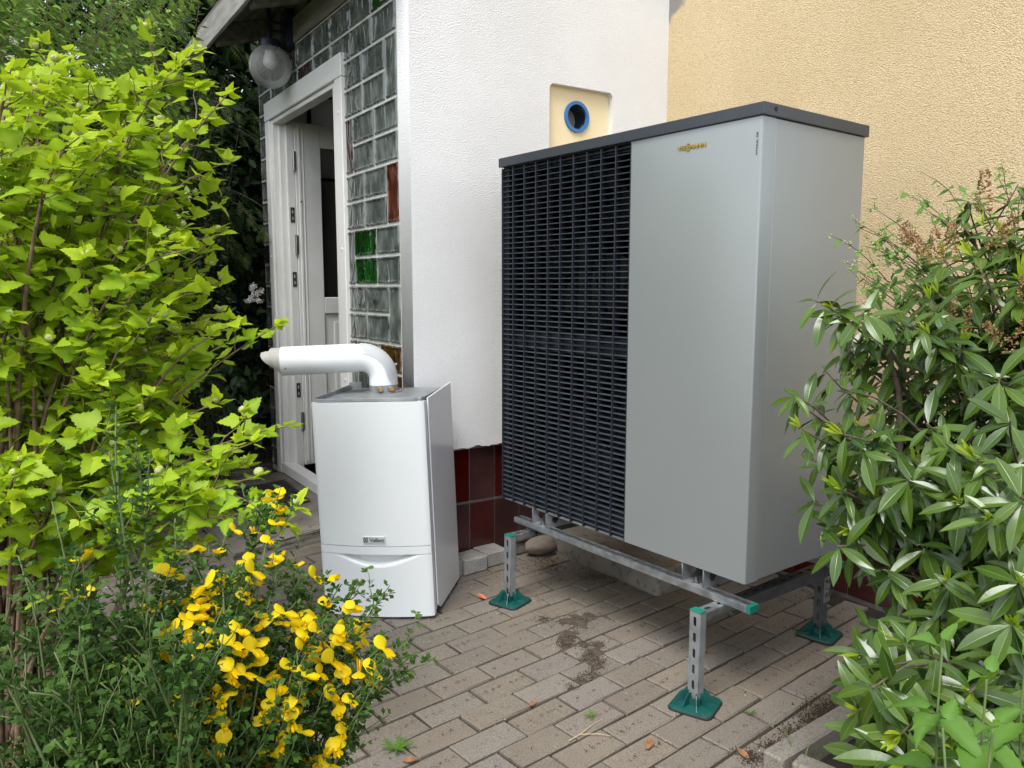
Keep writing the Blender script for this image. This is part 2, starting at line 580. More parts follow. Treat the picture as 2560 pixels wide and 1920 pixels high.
# foliage
M['ninebark'] = mat('golden_leaf', (0.17, 0.34, 0.012), tint=(0.56, 0.66, 0.015), rough=0.5, spec=0.3, rib=(0.36, 0.50, 0.03), trans=0.45, bump=0.3, bscale=130, bdist=0.002)
M['ninebark_stem'] = mat('brown_twig', (0.10, 0.062, 0.035), (0.19, 0.125, 0.075), scale=40, rough=0.8)
M['bud'] = mat('green_flower_bud', (0.30, 0.36, 0.10), (0.40, 0.40, 0.16), scale=120, rough=0.7, bump=0.8, bscale=260, bdist=0.004)
M['broom_leaf'] = mat('broom_leaf', (0.028, 0.074, 0.016), tint=(0.095, 0.18, 0.030), rough=0.55, spec=0.15, trans=0.25)
M['broom_stem'] = mat('broom_stem', (0.075, 0.115, 0.028), (0.11, 0.15, 0.045), scale=40, rough=0.7)
M['broom_petal'] = mat('yellow_petal', (0.90, 0.70, 0.006), tint=(0.86, 0.54, 0.006), rough=0.5, spec=0.3, trans=0.45)
M['laurel'] = mat('glossy_leaf', (0.027, 0.064, 0.009), tint=(0.108, 0.180, 0.020), rib=(0.18, 0.27, 0.07), rough=0.22, spec=0.5, trans=0.16, bump=0.12, bscale=60, bdist=0.002)
M['laurel_young'] = mat('young_leaf', (0.24, 0.40, 0.02), tint=(0.42, 0.50, 0.03), rough=0.4, trans=0.4)
M['laurel_stem'] = mat('laurel_stem', (0.055, 0.035, 0.025), (0.11, 0.08, 0.05), scale=50, rough=0.8)
M['raceme'] = mat('dry_flower', (0.20, 0.095, 0.035), tint=(0.44, 0.26, 0.11), rough=0.8, trans=0.2)
M['mid_leaf'] = mat('soft_leaf', (0.075, 0.165, 0.030), tint=(0.15, 0.29, 0.05), rough=0.5, spec=0.3, trans=0.3)
M['weed_leaf'] = mat('weed_leaf', (0.060, 0.150, 0.014), tint=(0.105, 0.225, 0.022), rib=(0.13, 0.26, 0.045), rough=0.5, spec=0.3, trans=0.35, bump=0.3, bscale=150, bdist=0.002)
M['spirea'] = mat('spirea_leaf', (0.055, 0.150, 0.045), tint=(0.27, 0.40, 0.065), rough=0.5, spec=0.3, trans=0.25)
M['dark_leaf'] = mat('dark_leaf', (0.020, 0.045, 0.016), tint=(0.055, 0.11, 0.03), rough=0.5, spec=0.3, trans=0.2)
M['ivy'] = mat('ivy_leaf', (0.016, 0.034, 0.016), tint=(0.035, 0.075, 0.026), rough=0.35, trans=0.1)
M['conifer'] = mat('conifer_spray', (0.040, 0.075, 0.020), tint=(0.13, 0.19, 0.035), rough=0.6, trans=0.2)
M['bark'] = mat('bark', (0.06, 0.045, 0.035), (0.12, 0.09, 0.07), scale=12, stretch=(4, 4, 1), rough=0.95, bump=0.6, bscale=40, bdist=0.006)
M['white_flower'] = mat('white_blossom', (0.80, 0.78, 0.72), rough=0.7, trans=0.3)
M['grass'] = mat('grass_blade', (0.055, 0.11, 0.022), tint=(0.13, 0.19, 0.045), rough=0.55, trans=0.3)
M['dirt'] = mat('dirt_crumb', (0.030, 0.020, 0.014), tint=(0.13, 0.09, 0.055), rough=0.95)
M['dirt_film'] = mat('dirt_film', (0.062, 0.046, 0.033), (0.105, 0.081, 0.058), scale=60, rough=1.0, bump=0.5, bscale=400, bdist=0.003)
M['dry_leaf'] = mat('dry_leaf', (0.36, 0.17, 0.075), (0.22, 0.10, 0.045), scale=60, rough=0.7, trans=0.15)
M['orange'] = mat('orange_scrap', (0.78, 0.14, 0.03), (0.72, 0.22, 0.10), scale=80, rough=0.5, trans=0.2)
M['straw'] = mat('straw', (0.48, 0.38, 0.22), rough=0.8)
M['petal_white'] = mat('fallen_petal', (0.72, 0.68, 0.62), rough=0.8)

#SECTIONS
# ------------------------------------------------------------------ ground
bm = nb()
bmesh.ops.create_grid(bm, x_segments=8, y_segments=8, size=120, matrix=Matrix.Translation((0, 0, -0.06)))
tag(obj('ground', bm, M['soil']), kind='structure')

paving = obj('paving', box(nb(), -0.9, 2.84, -0.6, 5.6, -0.05, -0.011), M['joint'])
tag(paving, kind='structure')
e1 = np.array([math.cos(R(7.3)), math.sin(R(7.3))])
rowv = np.array([0.100, 0.1195])
P0 = np.array([1.3604, 2.4367])
PL, PW = 0.2061, float(np.cross(e1, rowv))
BED = [(1.63, -2), (1.63, 1.25), (2.9, 1.34), (2.9, -2)]


def paver_mesh(i, k):
    l, w = PL - 0.0085, PW - 0.0085
    c, j = 0.004, 0.0022
    V, r = [], random.Random(i)
    for dz, ins in ((0, c), (-0.004, 0), (-0.03, 0)):
        for sx, sy in ((-1, -1), (1, -1), (1, 1), (-1, 1)):
            V.append((sx * (l * k / 2 - ins) + r.uniform(-j, j) * (dz > -0.02), sy * (w / 2 - ins) + r.uniform(-j, j) * (dz > -0.02), dz + (r.uniform(-0.0012, 0.0012) if dz == 0 else 0)))
    F = [(0, 1, 2, 3)]
    for a in (0, 4):
        for q in range(4): F.append((a + q, a + 4 + q, a + 4 + (q + 1) % 4, a + (q + 1) % 4))
    me = bpy.data.meshes.new('paver')
    me.from_pydata(V, [], F)
    me.materials.append(M['paver'])
    return me


pav = [paver_mesh(i, 1) for i in range(9)]
cand = []
for r_ in range(-26, 30):
    for c_ in range(-26, 22):
        ctr = P0 + rowv * r_ + e1 * (c_ + 0.5) * PL
        x, y = ctr
        if y > 2.99 and x > 1.45: continue
        if x > 2.78 or x < -0.85 or y < -0.5 or y > 5.5: continue
        if x > 1.60 and y < 1.27 + (x - 1.63) * 0.071: continue
        if 0.86 < x < 1.45 and 3.72 < y < 4.9: continue
        px, py, z = project((x, y, 0))
        if z < 0.25: continue
        vis = -260 < px < 2750 and -50 < py < 2150
        if not vis: continue
        # behind the shrub and the boiler nothing of the paving shows
        cand.append((z, x, y))
cand.sort()
rest = []
for i, (z, x, y) in enumerate(cand):
    m_ = Matrix.Translation((x + random.uniform(-.0015, .0015), y + random.uniform(-.0015, .0015), random.uniform(-.0022, .0018))) @ Matrix.Rotation(R(7.3 + random.uniform(-.7, .7)), 4, 'Z') @ Matrix.Rotation(random.uniform(-.006, .006), 4, 'X') @ Matrix.Rotation(random.uniform(-.005, .005), 4, 'Y')
    if i < 300:
        o = bpy.data.objects.new('paver', pav[i % 9])
        link(o, paving)
        o.matrix_basis = m_
    else:
        rest.append(m_)
if rest:
    tv = np.array([v.co[:] for v in pav[0].vertices])
    tf = [tuple(p.vertices) for p in pav[0].polygons]
    obj('pavers', inst_mesh('pavers', tv, tf, np.array([np.array(m) for m in rest]), np.full(len(rest), .5)), M['paver'], paving, kind='stuff')

# planting bed soil behind the kerb, and left of the paving
def mound(name, pts, z, amp, n=26, m=None, seed=0):
    xs = [p[0] for p in pts]; ys = [p[1] for p in pts]
    bm = nb()
    x0, x1, y0, y1 = min(xs), max(xs), min(ys), max(ys)
    r = random.Random(seed)
    g = [[bm.verts.new((x0 + (x1 - x0) * i / n, y0 + (y1 - y0) * j / n, z + r.uniform(-amp, amp))) for j in range(n + 1)] for i in range(n + 1)]
    for i in range(n):
        for j in range(n): bm.faces.new((g[i][j], g[i + 1][j], g[i + 1][j + 1], g[i][j + 1]))
    return tag(obj(name, bm, m or M['soil'], smooth=True), kind='structure')


mound('planting_bed', [(1.70, -2.0), (2.86, 1.28)], -0.012, 0.014, 34, seed=3)
mound('garden_soil', [(-6.0, 1.9), (-0.15, 7.0)], 0.02, 0.03, 40, seed=4)
mound('front_bed', [(-1.2, 0.2), (0.52, 1.62)], 0.012, 0.016, 30, seed=5)

# kerb stones round the bed
def kerb(p, q, label):
    p, q = Vector(p), Vector(q)
    d = q - p
    rz = math.atan2(d.y, d.x)
    o = obj('kerb_stone', box(nb(), 0.002, d.length - 0.002, -0.03, 0.03, -0.08, 0.058, 0.006), M['kerb'])
    o.location = (p.x, p.y, 0)
    o.rotation_euler = (random.uniform(-.012, .012), random.uniform(-.006, .006), rz)
    return tag(o, label, 'kerb stone', 'kerb stones round the planting bed')


kerb((1.60, 1.222, 0), (2.03, 1.253, 0), 'grey kerb stone at the bare corner of the planting bed near the front leg')
kerb((2.034, 1.253, 0), (2.45, 1.29, 0), 'grey kerb stone under the drooping glossy shrub, middle one of the row to the wall')
kerb((2.454, 1.29, 0), (2.80, 1.325, 0), 'grey kerb stone ending against the red tiled wall base behind the shrub')
kerb((1.645, 1.185, 0), (1.745, 0.78, 0), 'grey kerb stone running towards the viewer along the bed edge at bottom right')

# ------------------------------------------------------------------ annex (white rendered porch)
XG, YW = 1.4537, 3.0
annex = empty('entrance_annex', (XG, YW, 0), label='white rendered entrance annex with glass block side and open white door', cat='building')
r = random.Random(5)
outl = []
for i in range(90): outl.append((1.4537 + 1.435 * i / 89, 0.548 + r.uniform(-.003, .003) + 0.004 * math.sin(i * .9) * math.sin(i * .23)))
for i in range(1, 140): outl.append((2.889 + r.uniform(-.009, .006), 0.55 + 2.9 * i / 140))
outl += [(2.889, 3.45), (1.4537, 3.45)]
niche = rrect(2.155, 2.530, 1.70, 2.184, 0.024, jit=0.0015)
me = plate(outl, [niche], 0.112)
mesh_tf(me, frame((0, YW + 0.056, 0), (1, 0, 0), (0, 0, 1)))
ww = obj('white_wall', me, M['white_render'], annex, True)
me = plate([(2.15, 1.695), (2.535, 1.695), (2.535, 2.19), (2.15, 2.19)], [circle(2.333, 2.058, 0.0565, 28)], 0.02)
mesh_tf(me, frame((0, YW + 0.042, 0), (1, 0, 0), (0, 0, 1)))
vp = obj('vent_panel', me, M['cream'], annex, True)
me = plate(circle(2.333, 2.058, 0.0715, 36), [circle(2.333, 2.058, 0.056, 36)], 0.012)
mesh_tf(me, frame((0, YW + 0.0275, 0), (1, 0, 0), (0, 0, 1)))
obj('vent_ring', me, M['blue'], vp)
bm = nb()
cyl(bm, (2.333, YW + 0.034, 2.058), (2.333, YW + 0.36, 2.058), 0.0562, n=32, caps=False)
bmesh.ops.create_circle(bm, cap_ends=True, segments=32, radius=0.0562, matrix=Matrix.Translation((2.333, YW + 0.20, 2.058)) @ Matrix.Rotation(R(90), 4, 'X'))
obj('vent_pipe', bm, M['navy'], vp, smooth=40)

# plinth of red-brown tiles under the render
pl = obj('plinth', box(nb(), XG + 0.03, 2.86, YW + 0.036, YW + 0.11, -0.05, 0.562), M['grout'], annex, True)


def tile_mesh(w, h, seed):
    bm = nb()
    box(bm, -w / 2, w / 2, -0.006, 0.006, -h / 2, h / 2, 0.0015)
    me = bpy.data.meshes.new('wall_tile')
    bm.to_mesh(me); bm.free()
    me.materials.append(M['tile'])
    return me


TM = tile_mesh(0.1265, 0.2395, 0)
k = 0
x = 1.7405 - 0.1335 * 2
while x + 0.13 < 2.80:
    for z0 in (0.0385, 0.2905):
        o = bpy.data.objects.new('wall_tile', TM)
        link(o, pl)
        o.location = (x + 0.0668 + random.uniform(-.0006, .0006), YW + 0.0335, z0 + 0.122)
        o.rotation_euler = (random.uniform(-.004, .004), 0, random.uniform(-.003, .003))
    x += 0.1335

# glass block wall: a mortar backing plate, every block a sub-part
gw_out = [(3.112, 0.1), (5.17, 0.1), (5.17, 2.60), (3.112, 2.60)]
gw_hole = [(3.74, 0.05), (4.95, 0.05), (4.95, 2.33), (3.74, 2.33)]
bm = nb()
for y0, y1, z0, z1 in ((3.112, 3.735, 0.06, 2.59), (4.955, 5.17, 0.06, 2.59), (3.735, 4.955, 2.335, 2.59)):
    box(bm, XG + 0.001, XG + 0.07, y0, y1, z0, z1)
gw = obj('glass_block_wall', bm, M['mortar'], annex, True)


def block_mesh(w, h):
    """a hollow glass block face: rounded rim, recessed wavy pane"""
    bm = nb()
    X = [(0.004, 0.0), (-0.001, 0.0025), (-0.0025, 0.007), (0.0015, 0.012), (0.003, 0.017)]
    rings = []
    for dx, ins in X:
        rings.append([bm.verts.new((dx, s * (w / 2 - ins), t * (h / 2 - ins))) for s, t in ((-1, -1), (1, -1), (1, 1), (-1, 1))])
    for a, b in zip(rings, rings[1:]):
        for q in range(4): bm.faces.new((a[q], a[(q + 1) % 4], b[(q + 1) % 4], b[q]))
    bm.faces.new(rings[-1])
    bmesh.ops.recalc_face_normals(bm, faces=bm.faces)
    me = bpy.data.meshes.new('glass_block')
    bm.to_mesh(me); bm.free()
    return me


GB = {}


def gblock(y0, y1, z0, z1, kind='glass_clear'):
    w, h = round(y1 - y0 - 0.014, 3), round(z1 - z0 - 0.013, 3)
    key = (w, h, kind)
    if key not in GB:
        GB[key] = block_mesh(w, h)
        GB[key].materials.append(M[kind])
    o = bpy.data.objects.new('glass_block', GB[key])
    link(o, gw)
    o.location = (XG - 0.0042 + random.uniform(-.0005, .0005), (y0 + y1) / 2, (z0 + z1) / 2)
    o.rotation_euler = (random.uniform(-.006, .006), random.uniform(-.005, .005), math.pi + random.uniform(-.005, .005))
    o.rotation_euler.z -= math.pi
    return o


H = 0.1315
for band in range(9):
    zt = 2.325 - band * 2 * H
    zm, zb = zt - H, zt - 2 * H
    if band % 2 == 0:
        ys = [(3.234, 3.488), (3.488, 3.735)]
        vert = (3.113, 3.234)
    else:
        ys = [(3.113, 3.362), (3.362, 3.618)]
        vert = (3.618, 3.735)
    vk = {1: 'glass_plum', 2: 'glass_red', 5: 'glass_clear'}.get(band, 'glass_clear')
    gblock(*vert, zb, zt, vk)
    for q, (a, b) in enumerate(ys):
        for zz in ((zb, zm), (zm, zt)):
            kk = 'glass_clear'
            if band == 3 and q == 1: kk = 'glass_green'
            if band == 5 and q == 0: kk = 'glass_amber'
            gblock(a, b, *zz, kk)
yj = [3.113, 3.372, 3.626, 3.880, 4.134, 4.388, 4.642, 4.896, 5.16]
for i in range(8):
    gblock(yj[i], yj[i + 1], 2.453, 2.588, 'glass_green' if i == 0 else 'glass_clear')
    gblock(yj[i], yj[i + 1], 2.325, 2.453, 'glass_plum' if i == 4 else 'glass_clear')
for k in range(17):
    gblock(4.99, 5.16, 2.325 - (k + 1) * H, 2.325 - k * H, 'glass_plum' if k in (6, 12) else 'glass_clear')

# end wall of the annex with backlit blocks, inner surfaces
bm = nb()
box(bm, XG + 0.075, 2.84, 5.06, 5.16, -0.05, 1.95)
box(bm, 2.80, 2.86, 3.12, 5.16, -0.05, 2.72)
box(bm, XG + 0.11, 2.80, 3.114, 3.15, -0.05, 2.72)
rm = obj('inner_wall', bm, M['room'], annex, True)
obj('inner_floor', box(nb(), XG + 0.18, 2.80, 3.15, 5.06, 0.02, 0.09), M['room_floor'], annex, True)
obj('ceiling', box(nb(), XG + 0.02, 2.86, 3.114, 5.2, 2.72, 2.76), M['room'], annex, True)
bm = nb()
for k in range(6): box(bm, 1.735 + 0.262 * (k - 1), 1.757 + 0.262 * (k - 1), 5.07, 5.15, 1.95, 2.72)
for zz in (1.95, 2.217, 2.484, 2.70): box(bm, 1.53, 2.80, 5.075, 5.145, zz, zz + 0.022)
eg = obj('end_window', bm, M['rubber'], annex, True)
bm = nb(); box(bm, -0.12, 0.12, -0.03, 0.03, -0.116, 0.116, 0.014, 2)
BL = bpy.data.meshes.new('glass_block'); bm.to_mesh(BL); bm.free(); BL.materials.append(M['backlit'])
for k in range(5):
    for zz in (1.978, 2.245, 2.497):
        o = bpy.data.objects.new('glass_block', BL)
        link(o, eg)
        o.location = (1.757 + 0.12 + 0.262 * (k - 1), 5.11, zz + 0.1165)

# door frame, stepped
bm = nb()
def jamb(y0, y1, z1=2.37):
    box(bm, XG - 0.022, XG + 0.05, y0, y1, 0.085, z1, 0.004)
box(bm, XG - 0.022, XG + 0.05, 3.700, 3.790, 0.085, 2.262, 0.003)
box(bm, XG - 0.010, XG + 0.06, 3.790, 3.845, 0.085, 2.262, 0.003)
box(bm, XG - 0.022, XG + 0.05, 4.905, 4.985, 0.085, 2.262, 0.003)
box(bm, XG - 0.010, XG + 0.055, 4.865, 4.905, 0.085, 2.262, 0.003)
box(bm, XG + 0.020, XG + 0.075, 4.838, 4.865, 0.085, 2.262, 0.003)
box(bm, XG + 0.055, XG + 0.10, 4.815, 4.838, 0.085, 2.262, 0.002)
box(bm, XG - 0.024, XG + 0.05, 3.698, 4.987, 2.264, 2.372, 0.003)
box(bm, XG - 0.010, XG + 0.05, 3.845, 4.865, 2.236, 2.262, 0.003)
box(bm, XG - 0.018, XG + 0.06, 3.845, 4.905, 0.088, 0.152, 0.004)
df = obj('door_frame', bm, M['white_paint'], annex, True)
for z in (1.70, 1.31, 0.62):
    me = plate([(-.0125, -.045), (.0125, -.045), (.0125, .045), (-.0125, .045)], [slot(0, .02, .008, .022), slot(0, -.02, .008, .022)], 0.003)
    mesh_tf(me, frame((XG + 0.0785, 4.8132, z), (1, 0, 0), (0, 0, 1)))
    obj('strike_plate', me, M['strike'], df)
for z in (2.1, 1.45, 0.8, 0.3):
    for y in (3.742, 4.947): obj('screw_cap', cyl(nb(), (XG - 0.026, y, z), (XG - 0.020, y, z), 0.007, n=10), M['white_paint'], df)

# open door leaf, hinged at the far jamb and swung inwards
door = obj('door', (lambda b: (box(b, 1.556, 1.716, 4.806, 4.850, 0.14, 2.252, 0.003),
                               box(b, 2.29, 2.45, 4.806, 4.850, 0.14, 2.252, 0.003),
                               box(b, 1.716, 2.29, 4.808, 4.848, 2.112, 2.250, 0.003),
                               box(b, 1.716, 2.29, 4.806, 4.850, 1.095, 1.198, 0.004),
                               box(b, 1.716, 2.29, 4.808, 4.848, 0.142, 0.34, 0.003),
                               box(b, 1.716, 2.29, 4.820, 4.838, 0.34, 1.095),
                               box(b, 1.775, 2.23, 4.812, 4.822, 0.40, 1.045, 0.006),
                               box(b, 1.575, 1.590, 4.800, 4.8075, 0.16, 2.24, 0.002),
                               box(b, 1.602, 1.610, 4.802, 4.8075, 0.16, 2.24, 0.002)) and b)(nb()), M['white_paint'], annex, True)
obj('window_pane', box(nb(), 1.716, 2.29, 4.827, 4.833, 1.198, 2.112), M['pane'], door)
for z in (2.02, 1.52, 0.42):
    bm = nb()
    cyl(bm, (1.548, 4.806, z - .06), (1.548, 4.806, z + .06), 0.009, n=12)
    box(bm, 1.5495, 1.562, 4.8035, 4.8065, z - .055, z + .055)
    obj('hinge', bm, M['steel'], door, smooth=40)
bm = nb(); cyl(bm, (1.585, 4.806, 1.78), (1.585, 4.798, 1.78), 0.006, n=10)
obj('door_stop', bm, M['strike'], door)

# roof of the annex: wall plate, rafters, soffit boards, fascia
roof = obj('roof', box(nb(), 1.10, 2.9, 2.95, 5.12, 2.86, 2.90), M['wood_grey'], annex, True)
roof.data.transform(Matrix.Translation((1.4537, 0, 2.82)) @ Matrix.Rotation(R(-17), 4, 'Y') @ Matrix.Translation((-1.4537, 0, -2.82)))
obj('wall_plate', box(nb(), XG - 0.012, XG + 0.09, 3.114, 5.17, 2.593, 2.725, 0.004), M['wood_grey'], roof)
bm = nb(); box(bm, XG + 0.02, XG + 0.08, 3.114, 5.17, 2.725, 2.93)
obj('wall_infill', bm, M['room'], roof)
sl = Matrix.Translation((1.4537, 0, 2.82)) @ Matrix.Rotation(R(-17), 4, 'Y')
for i, yy in enumerate((3.35, 4.12, 4.86)):
    bm = nb(); box(bm, -0.335, 0.02, yy, yy + 0.085, -0.075, 0.024, 0.004)
    o = obj('rafter', bm, M['wood_grey'], roof)
    o.data.transform(sl)
for i in range(4):
    bm = nb(); box(bm, -0.35 + 0.098 * i, -0.256 + 0.098 * i, 2.95, 5.12, 0.026, 0.040, 0.003)
    o = obj('soffit_board', bm, M['wood_grey'], roof)
    o.data.transform(sl)
bm = nb(); box(bm, -0.372, -0.346, 2.95, 5.13, -0.052, 0.052, 0.003)
o = obj('fascia_board', bm, M['fascia'], roof); o.data.transform(sl)
bm = nb(); box(bm, -0.40, -0.375, 5.12, 5.9, -0.03, 0.03, 0.003)
o = obj('gutter_end', bm, M['fascia'], roof); o.data.transform(sl)

# ------------------------------------------------------------------ main house with yellow roughcast
house = empty('yellow_house', (2.89, 0, 0), label='yellow roughcast house wall with red tiled base behind the heat pump', cat='building')
obj('yellow_wall', box(nb(), 2.884, 3.2, 0.97, 3.04, 0.46, 4.6), M['yellow'], house, True)
yp = obj('plinth', box(nb(), 2.852, 3.2, 0.97, 3.03, -0.05, 0.4585), M['grout'], house, True)
TY = tile_mesh(0.1265, 0.2165, 1)
y = 1.84 - 0.1335 * 6
while y + 0.13 < 2.98:
    for z0 in (0.004, 0.229):
        o = bpy.data.objects.new('wall_tile', TY)
        link(o, yp)
        o.location = (2.848, y + 0.0668, z0 + 0.1105)
        o.rotation_euler = (random.uniform(-.003, .003), random.uniform(-.004, .004), math.pi / 2)
    y += 0.1335

# ------------------------------------------------------------------ garden wall far behind
gwall = obj('garden_wall', box(nb(), -7, 6.5, 7.4, 7.6, -0.1, 2.6), M['garden_wall'])
tag(gwall, 'grey rendered garden wall in deep shade beyond the annex', 'wall')

# ------------------------------------------------------------------ doorstep, mat, setts, stones
bm = nb()
vs = [(0.82, 3.63), (1.452, 3.705), (1.452, 4.96), (0.81, 4.95)]
top = [bm.verts.new((x, y, 0.036 + (x - 0.82) * 0.075 + (0.004 if i % 2 else 0))) for i, (x, y) in enumerate(vs)]
bot = [bm.verts.new((x, y, -0.05)) for x, y in vs]
bm.faces.new(top); bm.faces.new(bot[::-1])
for q in range(4): bm.faces.new((top[q], bot[q], bot[(q + 1) % 4], top[(q + 1) % 4]))
bmesh.ops.bevel(bm, geom=[e for e in bm.edges if all(v.co.z > 0 for v in e.verts)], offset=0.008, segments=2, affect='EDGES')
bmesh.ops.subdivide_edges(bm, edges=list(bm.edges), cuts=6, use_grid_fill=True)
r = random.Random(9)
for v in bm.verts:
    if v.co.z > 0.0 and (abs(v.co.x - .82) < .03 or v.co.y < 3.74): v.co += Vector((r.uniform(-.006, .006), r.uniform(-.006, .006), r.uniform(-.004, .001)))
tag(obj('door_step', bm, M['concrete']), 'worn concrete step slab in front of the open white door', 'step')
# rubber grid mat
mrot = Matrix.Translation((1.185, 4.42, 0.072)) @ Matrix.Rotation(R(-2.5), 4, 'Z') @ Matrix.Rotation(R(-4.3), 4, 'Y')
bm = nb()
box(bm, -0.19, 0.19, -0.27, -0.255, -0.004, 0.010, 0.002); box(bm, -0.19, 0.19, 0.255, 0.27, -0.004, 0.010, 0.002)
box(bm, -0.19, -0.175, -0.255, 0.255, -0.004, 0.010, 0.002); box(bm, 0.175, 0.19, -0.255, 0.255, -0.004, 0.010, 0.002)
for i in range(34): box(bm, -0.175, 0.175, -0.252 + i * 0.0152, -0.2475 + i * 0.0152, -0.002, 0.008)
for i in range(15): box(bm, -0.165 + i * 0.0233, -0.1605 + i * 0.0233, -0.255, 0.255, -0.003, 0.0065)
bmesh.ops.transform(bm, matrix=mrot, verts=bm.verts)
o = obj('door_mat', bm, M['mat_rubber'])
tag(o, 'black rubber grid door mat lying on the concrete step', 'door mat')

ST = [(1.560, 2.955, 0.12, 5, 'grey stone sett half hidden beside the white boiler, leftmost of the row'), (1.688, 2.958, 0.128, 7, 'grey stone sett turned slightly askew in the middle of the row by the tiles'),
      (1.816, 2.985, 0.118, 3, 'grey stone sett right of the crooked one, behind the left metal leg'), (1.938, 3.0, 0.11, 2, 'grey stone sett at the far end of the row next to the round stone')]
for x, y, w, a, lb in ST[:3]:
    bm = nb(); box(bm, -w / 2, w / 2, -0.062, 0.05, 0, 0.068, 0.006, 2)
    rr = random.Random(int(x * 1000))
    for v in bm.verts: v.co += Vector((rr.uniform(-.002, .002), rr.uniform(-.002, .002), rr.uniform(-.002, .002)))
    o = obj('stone_sett', bm, M['sett'])
    o.location = (x, y, 0.0); o.rotation_euler.z = R(a)
    tag(o, lb, 'stone sett', 'grey setts along the tiled wall base')

bm = nb()
bmesh.ops.create_icosphere(bm, subdivisions=4, radius=1)
from mathutils import noise as mn
for v in bm.verts:
    d = 1 + 0.16 * mn.noise(v.co * 1.3) + 0.05 * mn.noise(v.co * 4)
    v.co = Vector((v.co.x * 0.105 * d, v.co.y * 0.06 * d, v.co.z * 0.042 * d + 0.04))
o = obj('field_stone', bm, M['rock'], smooth=True)
o.location = (2.10, 2.955, 0.0); o.rotation_euler.z = R(12)
tag(o, 'rounded brown field stone lying beside the tiled wall under the metal rail', 'stone')

bm = nb(); box(bm, 0, 0.34, 0, 0.78, -0.02, 0.105, 0.012, 2)
bmesh.ops.subdivide_edges(bm, edges=list(bm.edges), cuts=3, use_grid_fill=True)
for v in bm.verts: v.co += Vector((mn.noise(v.co * 9), mn.noise(v.co * 9 + Vector((3, 1, 2))), mn.noise(v.co * 9 + Vector((7, 2, 5))))) * 0.008
o = obj('concrete_block', bm, M['concrete'])
o.location = (2.185, 2.26, 0); o.rotation_euler.z = R(3.5)
tag(o, 'long rough concrete foundation block lying under the raised heat pump', 'concrete block')
# ------------------------------------------------------------------ heat pump (local x = depth, y = leftwards along the front, z up)
UX, UY, UR, UB = 1.7946, 1.4906, R(4.183), 0.3875
hp = empty('heat_pump', (UX, UY, UB), UR, label='large silver heat pump with dark slatted grille raised on a metal stand', cat='heat pump')
UW, UD, UH = 1.212, 0.535, 1.352
# front panel wraps round the right-hand corner
bm = nb()
c = 0.008
prof = [(0.0, 0.502), (0.0, c), (0.0016, 0.0032), (0.0032, 0.0016), (c, 0.0), (0.061, 0.0), (0.061, 0.012), (0.012, 0.012), (0.012, 0.502)]
a = [bm.verts.new((x, y, 0.0)) for x, y in prof]
b = [bm.verts.new((x, y, UH - 0.006)) for x, y in prof]
for q in range(len(prof)):
    n_ = (q + 1) % len(prof)
    bm.faces.new((a[q], a[n_], b[n_], b[q]))
bm.faces.new(a); bm.faces.new(b)
fp = obj('front_panel', bm, M['silver'], hp, smooth=25)
bm = nb(); box(bm, 0.0635, UD, 0.0008, 0.014, 0.002, UH - 0.006, 0.0012)
obj('side_panel', bm, M['silver'], hp)
bm = nb()
box(bm, 0.03, UD, UW - 0.012, UW - 0.001, 0.0, UH)
box(bm, UD - 0.012, UD - 0.001, 0.014, UW - 0.012, 0.0, UH)
box(bm, 0.03, UD - 0.012, 0.014, UW - 0.012, 0.004, 0.016)
box(bm, 0.03, 0.5, 0.490, 0.501, 0.016, UH)
box(bm, 0.40, 0.41, 0.502, UW - 0.012, 0.016, UH)
obj('housing', bm, M['black'], hp)
bm = nb(); box(bm, -0.008, UD + 0.010, -0.008, UW + 0.010, UH - 0.005, UH + 0.0305, 0.0025, 2)
lid = obj('lid', bm, M['anthracite'], hp)
bm = nb(); cyl(bm, (0.047, -0.0075, UH + 0.016), (0.047, -0.0095, UH + 0.016), 0.0062, n=16)
obj('screw', bm, M['black'], lid)
bm = nb(); box(bm, 0.004, 0.05, 0.006, UW - 0.008, UH - 0.009, UH - 0.0052)
obj('gasket', bm, M['black'], hp)
# grille
gy0, gy1 = 0.503, UW
bm = nb()
box(bm, 0.012, 0.040, gy1 - 0.034, gy1, 0.0, UH - 0.008)
box(bm, 0.0135, 0.040, gy0, gy0 + 0.014, 0.0, UH - 0.008)
box(bm, 0.020, 0.040, gy0 + 0.014, gy1 - 0.034, 0.0, 0.094)
box(bm, 0.020, 0.040, gy0 + 0.014, gy1 - 0.034, 0.632, 0.700)
box(bm, 0.020, 0.040, gy0 + 0.014, gy1 - 0.034, UH - 0.030, UH - 0.008)
gr = obj('grille_frame', bm, M['grille'], hp)
SB = None
for k in range(11):
    yc = gy1 - 0.0028 - k * 0.07085
    bm = nb()
    box(bm, -0.001, 0.030, yc - 0.0021, yc + 0.0021, 0.0, UH - 0.010, 0.0008)
    if SB is None:
        o = obj('grille_bar', bm, M['grille'], gr); o.data.transform(Matrix.Translation((0, -yc, 0))); o.location = (0, yc, 0); SB = o.data
    else:
        bm.free(); o = bpy.data.objects.new('grille_bar', SB); link(o, gr); o.location = (0, yc, 0)
bm = nb()
for s_ in (0,):
    # a slat: thin, its top sloping gently outwards
    y0, y1 = gy0 + 0.001, gy1 - 0.0052
    pts = [(0.0025, -0.0016), (0.027, -0.0006), (0.027, 0.0030), (0.0062, 0.0024)]
    a = [bm.verts.new((x, y0, z)) for x, z in pts]; b = [bm.verts.new((x, y1, z)) for x, z in pts]
    for q in range(4): bm.faces.new((a[q], a[(q + 1) % 4], b[(q + 1) % 4], b[q]))
    bm.faces.new(a); bm.faces.new(b[::-1])
bmesh.ops.recalc_face_normals(bm, faces=bm.faces)
